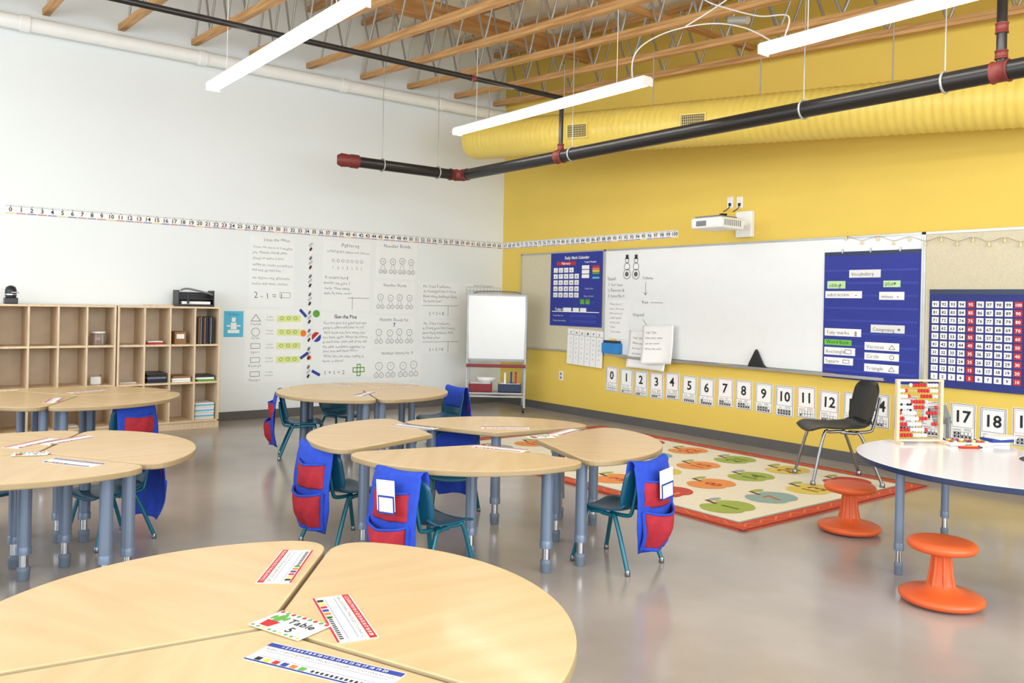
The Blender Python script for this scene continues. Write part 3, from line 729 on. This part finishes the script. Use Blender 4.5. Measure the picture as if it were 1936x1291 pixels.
def d11(mb,w,h):
    z=mb.z
    for i,(t,c) in enumerate((("Triangle","3 sides"),("Circle","0 sides"),("Square","4 sides"),("Rectangle","4 sides"),("Hexagon","6 sides"))):
        y=h*(.88-.19*i)
        mb.text(t,.18*w,y-.095*h,.045*h,M_pencil,z,jit=.08)
        if i==0:
            for p,q in (((.1,-.04),(.26,-.04)),((.26,-.04),(.18,.05)),((.18,.05),(.1,-.04))): mb.line(p[0]*w,y+p[1]*h,q[0]*w,y+q[1]*h,.006,M_pencil,z)
        elif i==1: mb.ring(.18*w,y,.07*w,.005,M_pencil,z)
        else: mb.frame(.1*w,y-.035*h,.26*w,y+.035*h,.005,M_pencil,z)
        mb.text(c,.42*w,y+.01*h,.035*h,M_pencil,z,jit=.08); mb.text("vertices",.42*w,y-.035*h,.035*h,M_pencil,z,jit=.08)
        if i<4:
            mb.rect(.54*w,y-.05*h,.96*w,y+.04*h,M_lime,z)
            for k_ in range(3): mb.ring((.62+.12*k_)*w,y,.03*w,.004,M_ink,z+.001)
chart("wall_chart","shape chart listing triangle, circle, square and rectangle with sides",'L',(462,585,572,722),0,d11)
def d13(mb,w,h):
    mb.text("My Robot",w/2,.84*h,.1*h,M_ink,mb.z,jit=.05); mb.rect(.35*w,.3*h,.65*w,.55*h,M_paper,mb.z); mb.rect(.4*w,.58*h,.6*w,.75*h,M_paper,mb.z)
    mb.rect(.2*w,.15*h,.8*w,.28*h,M_paper,mb.z); mb.rect(.15*w,.4*h,.33*w,.46*h,M_paper,mb.z);mb.rect(.67*w,.4*h,.85*w,.46*h,M_paper,mb.z)
chart("robot_poster","sky blue paper with a white cut-paper figure taped on the wall",'L',(423,588,460,637),0,d13,M_skyblue,"poster")
def dchain(mb,w,h):
    cc=[M_ink,M_easel,M_pencil,M_paper]
    for i in range(30):
        y=h*(i+.5)/30; mb.line(w*(.1 if i%2 else .3),y-h*.012,w*(.9 if i%2 else .7),y+h*.012,w*.45,cc[i%4],mb.z+.0002*(i%2))
chart("paper_chain","narrow strip with a black, grey and white paper chain",'L',(581,458,589,715),0,dchain,M_cream,"paper chain")
for (px,py,r_,m_,l_) in ((598,593,.045,M_greenink,"green"),(573,630,.04,M_orgink,"orange"),(598,637,.06,M_blueink,"blue and red"),(584,676,.03,M_orgink,"small orange")):
    y,z=on_left(px,py); q=MB(); q.disc(0,0,r_,m_,.003,24); q.disc(0,0,r_,m_,.0,24)
    if l_[:4]=="blue": q.add([(r_*math.cos(t),r_*math.sin(t),.0045) for t in [math.pi*i/12+.8 for i in range(13)]],[tuple(range(13))],M_redink); q.line(-r_*.7,-r_*.7,r_*.7,r_*.7,.02,M_paper,.006)
    thing("paper_circle",l_+" paper circle pinned to the white wall","paper shape",Matrix.Translation((0.0,y,z))@MLEFT,q)
for (px,py,a_) in ((573,592,.8),(575,672,-.6),(597,705,.5)):
    y,z=on_left(px,py); q=MB(); q.box((0,0,.002),(.12,.035,.004),M_blueink,T=Matrix.Rotation(-a_,4,'Z'))
    thing("paper_arrow","small blue cut-paper strip pinned to the white wall","paper shape",Matrix.Translation((0.0,y,z))@MLEFT,q)
# ------------------------------------------------------------ boards on yellow wall
x0=on_back(987,565)[0]; x1=on_back(1145,565)[0]; x2=on_back(1747,585)[0]; x3=9.4
bz0,bz1=.80,2.09
def board(xa,xb,m,name,lab,tray=False):
    s=MB(); s.bx(xa+.012,xb-.012,-.022,0,bz0+.012,bz1-.012,m)
    f=MB()
    for q in ((xa,xb,bz0,bz0+.022),(xa,xb,bz1-.022,bz1),(xa,xa+.018,bz0,bz1),(xb-.018,xb,bz0,bz1)): f.bx(q[0],q[1],-.03,0,q[2],q[3],M_alu,.001)
    ps=[P("board_surface",s),P("frame",f,"aluminium frame")]
    if tray:
        t=MB(); t.bx(xa+.3,xb-.3,-.09,-.02,bz0-.012,bz0,M_alu,.002); t.bx(xa+.3,xb-.3,-.09,-.084,bz0,bz0+.015,M_alu,.001); ps.append(P("marker_tray",t))
    thing(name,lab,"board",I4(),ps)
board(x0,x1,M_tack,"tackboard","tan fabric tackboard holding the calendar chart")
board(x1+.001,x2,M_wb,"whiteboard","long white dry-erase board with aluminium frame",True)
board(x2+.001,x3,M_tack,"tackboard","tan fabric tackboard holding the hundreds chart")
BO=.022; BP=.0302
def dcal(mb,w,h):
    z=mb.z
    mb.text("Daily Math Calendar",.52*w,.91*h,.055*h,M_paper,z,bold=True,maxw=.7*w)
    mb.rect(.12*w,.83*h,.5*w,.88*h,M_redink,z); mb.text("February",.31*w,.84*h,.045*h,M_paper,z+.001,bold=True)
    for r in range(5):
        for c in range(5 if r else 4):
            x=(.06+.105*c)*w; y=(.73-.085*r)*h; mb.rect(x,y,x+.085*w,y+.065*h,M_paper,z); mb.text(str(r*5+c+1),x+.042*w,y+.015*h,.04*h,M_ink,z+.001,bold=True)
    for r in range(3):
        mb.rect(.62*w,(.77-.06*r)*h,.76*w,(.82-.06*r)*h,M_paper,z)
    mb.text("Today's Weather",.78*w,.855*h,.03*h,M_paper,z,bold=True)
    for i,m in enumerate((M_redink,M_orgink,M_yelink,M_greenink,M_blueink,M_skyblue)): mb.rect(.82*w,(.79-.03*i)*h,.95*w,(.815-.03*i)*h,m,z)
    for (x_,y_,t_) in ((.7,.5,"Today's Date"),(.7,.4,"Days in School")): mb.frame(.58*w,(y_-.04)*h,.95*w,(y_+.07)*h,.004,M_bluechart2,z); mb.text(t_,.76*w,y_*h,.03*h,M_paper,z)
    for i in range(3): mb.rect((.6+.1*i)*w,.3*h,(.68+.1*i)*w,.37*h,(M_greenink,M_greenink,M_blueink)[i],z)
    mb.rect(.04*w,.19*h,.96*w,.2*h,M_paper,z); mb.text("Today is",.1*w,.21*h,.05*h,M_paper,z,'L',True)
    for x_,w_ in ((.27,.16),(.46,.12),(.6,.12)): mb.rect(x_*w,.2*h,(x_+w_)*w,.25*h,M_paper,z)
    mb.text("Yesterday was",.06*w,.13*h,.035*h,M_paper,z,'L'); mb.text("Tomorrow will be",.06*w,.06*h,.035*h,M_paper,z,'L')
    mb.rect(.4*w,.12*h,.9*w,.16*h,M_bluechart2,z); mb.rect(.4*w,.05*h,.9*w,.09*h,M_bluechart2,z)
    mb.frame(0,0,w,h,.008,M_bluechart2,z+.0005)
chart("calendar_chart","blue pocket chart reading Daily Math Calendar, February",'B',(1042,477,1139,617),BO,dcal,M_bluechart,"pocket chart",th=.009)
def dch(mb,w,h):
    for i,c in enumerate("CHAMPS"):
        mb.text(c,(.1+.16*i)*w,.86*h,.1*h,M_ink,mb.z,bold=True)
        for j in range(5): mb.text("VOICEHELPACTMOVEOK"[(i*3+j)%18],(.1+.16*i)*w,(.7-.13*j)*h,.08*h,M_pencil,mb.z)
    for i in range(1,6): mb.line((.02+.16*i)*w,.02*h,(.02+.16*i)*w,.98*h,.003,M_ink,mb.z)
    mb.line(0,.83*h,w,.83*h,.003,M_ink,mb.z)
chart("behaviour_chart","white paper chart with columns headed CHAMPS",'B',(1072,622,1139,690),BP,dch,rot=-.03)
def dwords(mb,w,h):
    z=mb.z; mb.text("Column",.55*w,.94*h,.06*h,M_pencil,z,jit=.06); mb.line(.5*w,.9*h,.5*w,.72*h,.005,M_pencil,z); mb.line(.5*w,.72*h,.46*w,.76*h,.005,M_pencil,z); mb.line(.5*w,.72*h,.54*w,.76*h,.005,M_pencil,z)
    mb.text("Row",.5*w,.6*h,.06*h,M_pencil,z,jit=.06); mb.line(.62*w,.615*h,.9*w,.615*h,.005,M_pencil,z)
    mb.text("Diagonal",.35*w,.42*h,.06*h,M_pencil,z,jit=.06); mb.line(.45*w,.38*h,.6*w,.25*h,.005,M_pencil,z)
chart("board_writing","grey marker words Column, Row and Diagonal on the whiteboard",'B',(1180,520,1262,655),BO,dwords,None,"writing")
def dlist(mb,w,h):
    lines(mb,w,h,["Spatial","1. Sort your","2. Estimate &","3. Describe it"],top=.8,step=.24,size=.17,m=M_pencil)
chart("board_writing","grey marker schedule list written on the whiteboard",'B',(1147,520,1190,566),BO,dlist,None,"writing")
def dpap(mb,w,h):
    lines(mb,w,h,["When you are","done, check your","work and read","a book quietly","at your seat.","* listen","* share ideas"],top=.88,step=.12,size=.075,m=M_pencil)
chart("paper_sheet","lined white paper list taped to the whiteboard",'B',(1150,568,1187,640),BO,dpap,M_paper,"paper")
def curled(lab,px,off,rot,rows,seed):
    M,w,h=wallrect('B',*px,off); mb=MB()
    def sf(u,v): # hangs from its top edge, lower corners curl off the board
        return ((u+1)/2*w,h*(1-v),.003+.05*v*v*abs(u)**2+.012*math.sin(u*3+seed)*v+.014*v)
    mb.sheet(sf,14,14,.0015,M_paper)
    for i,t in enumerate(rows):
        v=.22+.14*i; wd=sum(glyph(c,False)[2] for c in t); sx=min(.08*h,.8*w/wd); ox=.1*w
        for c in t:
            gv,gf,ad=glyph(c,False)
            if gv: 
                pts_=[]
                for vx,vy in gv:
                    X=ox+vx*sx; Y=h*(1-v)+vy*.08*h; q_=sf(X/w*2-1,1-Y/h); pts_.append((X,Y,q_[2]+.0035))
                mb.add(pts_,gf,M_pencil)
            ox+=ad*sx
    thing("paper_sheet",lab,"paper",M@Matrix.Rotation(rot,4,'Z'),mb)
curled("large white handwritten chart paper hanging off the whiteboard",(1189,626,1262,697),BP,-.02,["Tally Table:","Which one do we","like best? Count","the marks and","record them."],1)
curled("white chart paper overlapping another sheet on the whiteboard",(1218,616,1276,690),BP+.075,.05,["Tally Table:","How many cubes","can we count?","Write the total."],3)
for px in (1186,1203):
    x,z=on_back(px,507,.022); q=MB()
    for dz,r_ in ((-.07,.06),(.02,.045),(.09,.03)): q.disc(0,dz,r_,M_paper,.003+dz*.01+.001,18); q.ring(0,dz,r_,.006,M_ink,.0055+dz*.01,18)
    q.rect(-.03,.11,.03,.12,M_ink,.008); q.rect(-.02,.12,.02,.16,M_ink,.008); q.disc(0,-.07,.03,M_pencil,.007,12); q.disc(0,.09,.004,M_orgink,.009,8)
    thing("snowman_cutout","small paper snowman with black hat on the whiteboard","paper shape",Matrix.Translation((x,-.022,z))@MBACK,q)
def dvoc(mb,w,h):
    z=mb.z
    for i in range(9): mb.rect(.02*w,(.06+.098*i)*h,.98*w,(.075+.098*i)*h,M_bluechart2,z)
    def card(t,x,y,ww,hh=.052,bg=M_paper,ic=None):
        mb.box(((x+ww/2)*w,(y+hh/2)*h,z+.003),(ww*w,hh*h,.003),bg); mb.text(t,(x+.02)*w,(y+.013)*h,.04*h,M_ink,z+.006,'L',maxw=ww*w*(.66 if ic else .9),jit=.03)
        if ic=="^":
            X,Y=(x+ww-.07)*w,(y+.012)*h
            for p,q in (((-.03,0),(.03,0)),((.03,0),(0,.03)),((0,.03),(-.03,0))): mb.line(X+p[0]*w,Y+p[1]*h*1.1,X+q[0]*w,Y+q[1]*h*1.1,.004,M_ink,z+.006)
        elif ic=="o": mb.ring((x+ww-.07)*w,(y+hh/2)*h,.018*h,.004,M_ink,z+.006)
        elif ic=="[]": mb.frame((x+ww-.11)*w,(y+.013)*h,(x+ww-.04)*w,(y+hh-.013)*h,.004,M_ink,z+.006)
        elif ic: mb.text(ic,(x+ww-.07)*w,(y+.013)*h,.04*h,M_ink,z+.006,'L',True)
    card("Vocabulary",.28,.795,.33,.06,M_cream)
    lg=mat("pale_green_card",srgb(190,226,170),.7)
    card("adding",.04,.71,.2,.06,lg,"+"); card("plus",.64,.72,.17,.05,lg,"+")
    card("subtraction",.02,.635,.4,.055,ic="-"); card("minus",.6,.625,.25,.06,ic="-")
    card("Composing",.52,.375,.34,.06,M_cream,"="); card("Tally marks",.02,.335,.4,.06,ic="||")
    card("Word Bank",.02,.262,.3,.045,mat("green_card",srgb(110,190,70),.7)); card("Vertices",.46,.24,.35,.06,ic="^")
    card("Rectangle",.02,.185,.34,.06,ic="[]"); card("Circle",.46,.165,.35,.055,ic="o")
    card("Square",.02,.11,.32,.055,ic="[]"); card("Triangle",.46,.075,.35,.06,ic="^")
    mb.rect(0,.97*h,w,h,M_navy,z)
    for i in (.2,.5,.8): mb.box((i*w,h*1.005,z),(.012,.04,.006),M_alu)
chart("pocket_chart","blue pocket chart headed Vocabulary with word cards",'B',(1558,474,1740,721),BO,dvoc,M_bluechart,"pocket chart",th=.009)
def dhun(mb,w,h):
    z=mb.z
    for r in range(10):
        for c in range(10):
            n=(9-r)*10+c+1; x=(.03+.0945*c)*w; y=(.08+.082*(9-r))*h
            m=M_redink if c in (4,9) else M_paper
            mb.rect(x,y,x+.075*w,y+.062*h,m,z); mb.text(str(n),x+.037*w,y+.015*h,.043*h,M_paper if c in (4,9) else M_ink,z+.001,bold=True,maxw=.07*w)
    mb.rect(0,.95*h,w,h,M_navy,z)
M_hund=mat("hundreds_chart_blue",srgb(34,46,122),.6)
chart("hundreds_chart","blue pocket chart with number cards 1 to 100, fives in red",'B',(1757,547,1942,738),BO,dhun,M_hund,"pocket chart",th=.009)
cx0=on_back(1157,716)[0]; cx1=on_back(1878,800)[0]; sp=(cx1-cx0)/18
ct,cbm=.655,.352
wd=["zero","one","two","three","four","five","six","seven","eight","nine","ten","eleven","twelve","thirteen","fourteen","fifteen","sixteen","seventeen","eighteen","nineteen","twenty"]
for i in range(20):
    w,h=.205,ct-cbm; q=MB(); q.box((0,h/2,.001),(w,h,.002),M_paper)
    q.frame(-w/2+.006,.004,w/2-.006,h-.004,.004,M_ink,.0035)
    q.frame(-w/2+.018,.105,w/2-.018,h-.018,.003,[M_redink,M_greenink,M_blueink,M_orgink][i%4],.0035)
    q.text(str(i),0,.15,.135,M_ink,.0035,bold=True,maxw=.15)
    q.text(wd[i],-.045,.078,.026,M_ink,.0035,maxw=.07)
    for t in range(min(i%6+1,5)): q.line(.015+t*.012,.078,.015+t*.012,.1,.003,M_ink,.0035)
    for c in range(5):
        for rr in range(2):
            x=-.075+c*.03; y=.015+rr*.027; q.frame(x,y,x+.03,y+.027,.002,M_ink,.0035)
            if c+rr*5<(i if i<=10 else i-10): q.disc(x+.015,y+.0135,.010,M_ink,.004,8)
    jz=random.uniform(-.012,.012)
    thing("number_card",f"white number card showing {i} on the yellow wall","number card",Matrix.Translation((cx0+sp*i+random.uniform(-.006,.006),0,cbm+jz))@MBACK@Matrix.Rotation(random.uniform(-.025,.025),4,'Z'),q,group="number cards along the yellow wall")
# projector
pxx=on_back(1412,420,0)[0]
pl_=MB(); pl_.box((pxx,-.03,2.27),(.2,.06,.27),M_whitemetal,.01)
arm=MB(); arm.box((pxx,-.2,2.28),(.08,.34,.06),M_whitemetal,.008)
bd=MB(); bd.box((pxx,-.47,2.24),(.38,.38,.11),M_whitemetal,.025); bd.box((pxx,-.5,2.30),(.3,.28,.02),M_grey,.004)
for i in range(9): bd.box((pxx+.191,-.36-.03*i,2.24),(.003,.012,.06),M_grey)
v1=MB(); v1.box((pxx-.05,-.665,2.235),(.12,.01,.05),M_grey,.003)
v2=MB(); v2.lathe([(.01,0),(.035,.01),(.04,.03)],M_black,16,T=Matrix.Translation((pxx+.05,-.45,2.31)))
thing("projector","white short-throw projector on a wall arm above the whiteboard","projector",I4(),[P("wall_plate",pl_),P("arm",arm),P("projector_body",bd),P("vent",v1),P("lens",v2)])
for px in (1381,1399):
    x,z=on_back(px,383); q=MB(); q.box((0,0,.004),(.075,.12,.008),M_whitemetal,.002); q.box((0,-.02,.01),(.03,.03,.012),M_black,.002); q.box((0,.025,.009),(.028,.028,.004),M_cream,.001)
    q.tube(spl([(0,-.02,.016),(.01,-.05,.03),(-.02,-.08,.04),(-.03,-.10,.075)],4),.005,M_black,6)
    thing("power_outlet","white power outlet with a black plug above the projector","outlet",Matrix.Translation((x,0,z))@MBACK,q)
x,z=on_back(1061,710); q=MB(); q.box((0,0,.003),(.08,.12,.006),M_whitemetal,.002); q.box((0,.025,.007),(.03,.03,.003),M_grey); q.box((0,-.025,.007),(.03,.03,.003),M_grey)
thing("wall_outlet","white wall outlet low on the yellow wall","outlet",Matrix.Translation((x,0,z))@MBACK,q)
M,w,h=wallrect('B',1146,640,1177,668,BO)
q=MB(); q.box((w/2,h*.35,.04),(w,h*.7,.08),mat("sky_blue_plastic",srgb(40,130,200),.4),.006)
q.box((w/2,h*.72,.04),(w*.9,h*.3,.05),M_navy,.004); q.box((w/2,h*.85,.03),(w*.3,h*.25,.02),M_yelink,.002)
thing("marker_caddy","blue plastic caddy with markers clipped on the whiteboard","caddy",M,q)
M,w,h=wallrect('B',1415,663,1452,699,.05)
q=MB(); q.prism([(0,0),(w,0),(w*.75,h*.25),(w*.42,h),(w*.1,h*.3)],0,.04,M_ink,.004)
thing("eraser","black pointed felt piece standing on the whiteboard tray","eraser",Matrix.Translation((M.translation.x,-.035,bz0+.0))@MBACK,q)
for i in range(5):
    q=MB(); q.tube([(0,0,0),(.13,0,0)],.008,cm[i],8); x=on_back(1310+45*i+(i*i)*4,700,.06)[0]
    thing("marker_pen","marker pen lying on the whiteboard tray","marker",Matrix.Translation((x,-.055,bz0+.0085)),q,group="marker pens on the tray")
# string lights
pts=[]
for i in range(13):
    px=1600+i*30; x,z=on_back(px,446+ (8 if i%2 else 0)+ (i*.3),.04); pts.append((x,-.042,z))
wr=MB(); wr.tube(spl(pts,4),.0018,M_grey,6)
ps=[P("wire",wr)]
bl=MB(); bl.lathe([(.004,.0),(.005,-.012),(.009,-.02),(.011,-.029),(.008,-.038),(.002,-.042)],mat("bulb_glass",srgb(226,206,150),.2),12); blm=bl.mesh("bulb")
for p in pts: ps.append(P("bulb",blm,None,(),Matrix.Translation(p)))
thing("string_lights","string of tiny warm bulbs draped along the board top","string lights",I4(),ps)
# ------------------------------------------------------------ easel
ex,ey=W(-.19,10.85)
E=pose(ex,ey,0,PHI)
bd=MB(); bd.box((0,-.08,1.09),(.74,.02,.82),M_wb,.008)
fr=MB()
fr.box((0,-.065,1.09),(.79,.018,.88),M_easel,.02)
for sx in (-1,1):
    fr.tube([(sx*.38,-.06,1.5),(sx*.37,-.12,.06)],.016,M_easel,10); fr.tube([(sx*.36,.0,1.3),(sx*.35,.2,.06)],.013,M_easel,10)
    fr.tube([(sx*.37,-.12,.1),(sx*.35,.2,.1)],.012,M_easel,8)
fr.tube([(-.37,-.11,.2),(.37,-.11,.2)],.012,M_easel,8); fr.tube([(-.36,.19,.2),(.36,.19,.2)],.012,M_easel,8)
fr.tube(spl([(-.3,-.06,1.5),(-.25,-.06,1.55),(.25,-.06,1.55),(.3,-.06,1.5)],4),.01,M_grey,8)
M_dred=mat("dark_red_plastic",srgb(128,26,34),.4)
ty=MB(); ty.box((0,-.14,.59),(.76,.12,.016),M_black,.004); ty.box((0,-.2,.605),(.76,.008,.04),M_dred,.003)
lo=MB(); lo.box((0,.03,.24),(.7,.28,.02),M_easel,.004)
eps=[P("board",bd),P("frame",fr),P("tray",ty,"dark plastic tray with red lip"),P("lower_shelf",lo)]
for sx in (-1,1):
    for yy in (-.12,.2):
        cs=MB(); cs.lathe([(.03,-.012),(.032,0),(.03,.012)],M_black,16,T=Matrix.Translation((sx*.36,yy,.032))@Matrix.Rotation(math.pi/2,4,'Y')); eps.append(P("caster",cs,"black caster wheel"))
thing("easel","rolling whiteboard easel with grey frame in the room corner","easel",E,eps)
def rel(dx,dy): return (ex+dx*CP-dy*SP, ey+dx*SP+dy*CP)
for dx,m,l in ((-.2,M_dred,"dark red"),(.18,M_navy,"navy")):
    q=MB(); q.box((0,0,.055),(.3,.22,.11),m,.012); q.box((0,0,.112),(.27,.19,.006),M_paper,.002); x,y=rel(dx,.03)
    thing("storage_bin",l+" plastic bin of papers on the easel shelf","bin",pose(x,y,.2505,PHI),q)
q=MB(); q.lathe([(.05,0),(.11,.03),(.13,.075),(.12,.08),(.02,.03)],M_paper,20); x,y=rel(-.12,.02); thing("bowl","white bowl on the storage bin of the easel","bowl",pose(x,y,.366),q)
for i,(dx,m) in enumerate(((.12,M_paper),(.2,M_blueink),(.26,M_redink))):
    q=MB(); q.box((0,0,.07),(.025,.16,.14),m,.002); x,y=rel(dx,.03)
    thing("book","thin upright book standing in the easel bin","book",pose(x,y,.366,PHI),q,group="books standing in the easel bin")
# ------------------------------------------------------------ name tags
def tag(px,py,a,style='r',L=.31,Wd=.1,dz=0):
    x,y=at_z(px,py,TZ); q=MB(); q.box((0,0,.0006),(L,Wd,.0012),M_paper); z=.0020
    m=M_redink if style=='r' else M_blueink
    q.rect(-L/2,Wd/2-.022,L/2,Wd/2-.004,m,z); q.rect(-L/2,-Wd/2,L/2,-Wd/2+.006,m,z); q.text("1 2 3 4 5 6 7 8 9 10 11 12 13 14 15 16 17 18 19 20",0,Wd/2-.018,.013,M_paper,z+.0006,bold=True,maxw=L*.95)
    q.text("AaBbCcDdEeFfGgHhIiJjKkLlMmNnOoPpQqRrSsTtUuVvWwXxYyZz",0,Wd/2-.038,.015,M_ink,z,maxw=L*.95)
    for i,c in enumerate((M_ink,M_yelink,M_redink,M_blueink,M_orgink,M_greenink)): q.rect(-L*.44+i*.024,-.042,-L*.44+i*.024+.016,-.026,c,z)
    for yy in (.004,-.02): q.line(-L*.45,yy,L*.45,yy,.0012,M_blueink,z)
    for i in range(12): q.rect(-L*.02+i*.0125,-.040,-L*.02+i*.0125+.007,-.030,M_ink,z)
    thing("name_tag","white desk strip with "+("red" if style=='r' else "blue")+" number line border on a table","desk name tag",pose(x,y,TZ+.0004+dz,ang(a)),q,group="desk name tags on the tables")
def sign(px,py,a,num,s=1):
    x,y=at_z(px,py,TZ); q=MB(); q.box((0,0,.0006),(.2,.13,.0012),M_paper); z=.002
    q.text("Table",.03,.005,.042,M_ink,z,bold=True); q.text(num,.03,-.042,.045,M_ink,z,bold=True)
    q.prism([(-.075,-.045),(-.04,-.045),(-.033,-.005),(-.082,-.005)],.0015,.0022,M_redink); q.disc(-.058,.018,.014,M_greenink,z,14,ry=.032); q.disc(-.08,.016,.007,M_greenink,z,10,ry=.016); q.disc(-.036,.022,.007,M_greenink,z,10,ry=.016)
    for i in range(9): q.disc(-.088+i*.022,.056,.0075,[M_redink,M_greenink][i%2],z,10); q.disc(-.088+i*.022,-.057,.006,[M_greenink,M_greenink,M_yelink][i%3],z,10)
    thing("table_sign",f"white table sign with a potted cactus reading Table {num}","sign",pose(x,y,TZ+.0028,ang(a),s),q)
tag(541,1070,92,'r'); tag(650,1167,-66,'r'); tag(612,1260,-24,'b',L=.36)
sign(548,1184,-32,"5",.86)
tag(785,807,150,'b'); tag(945,848,-25,'r'); tag(955,809,5,'r'); tag(1066,817,60,'r'); sign(1022,827,20,"4",.8)
tag(62,838,80,'r'); tag(128,832,70,'r'); tag(137,875,-20,'b'); sign(58,859,20,"3",.8)
tag(165,740,60,'r'); tag(102,757,110,'r'); tag(745,731,20,'r'); tag(640,727,150,'r'); tag(690,745,260,'b')
# ------------------------------------------------------------ light
wd_=D.worlds.new("world"); scene.world=wd_; wd_.use_nodes=True
bg=wd_.node_tree.nodes["Background"]; bg.inputs[0].default_value=(.90,.95,1,1); bg.inputs[1].default_value=1.32
def area(n,loc,rot,sx,sy,e,c):
    l=D.lights.new(n,"AREA"); l.shape='RECTANGLE'; l.size=sx; l.size_y=sy; l.energy=e; l.color=c
    o=D.objects.new(n,l); COL.objects.link(o); o.location=loc; o.rotation_euler=rot
area("daylight_window",(12.4,-6,2.2),(0,math.radians(80),0),3,9,480,(.88,.95,1))
area("daylight_window",(6,-11.6,2.4),(math.radians(80),0,0),9,3,330,(.90,.96,1))
scene.view_settings.view_transform='Standard'; scene.view_settings.look='None'
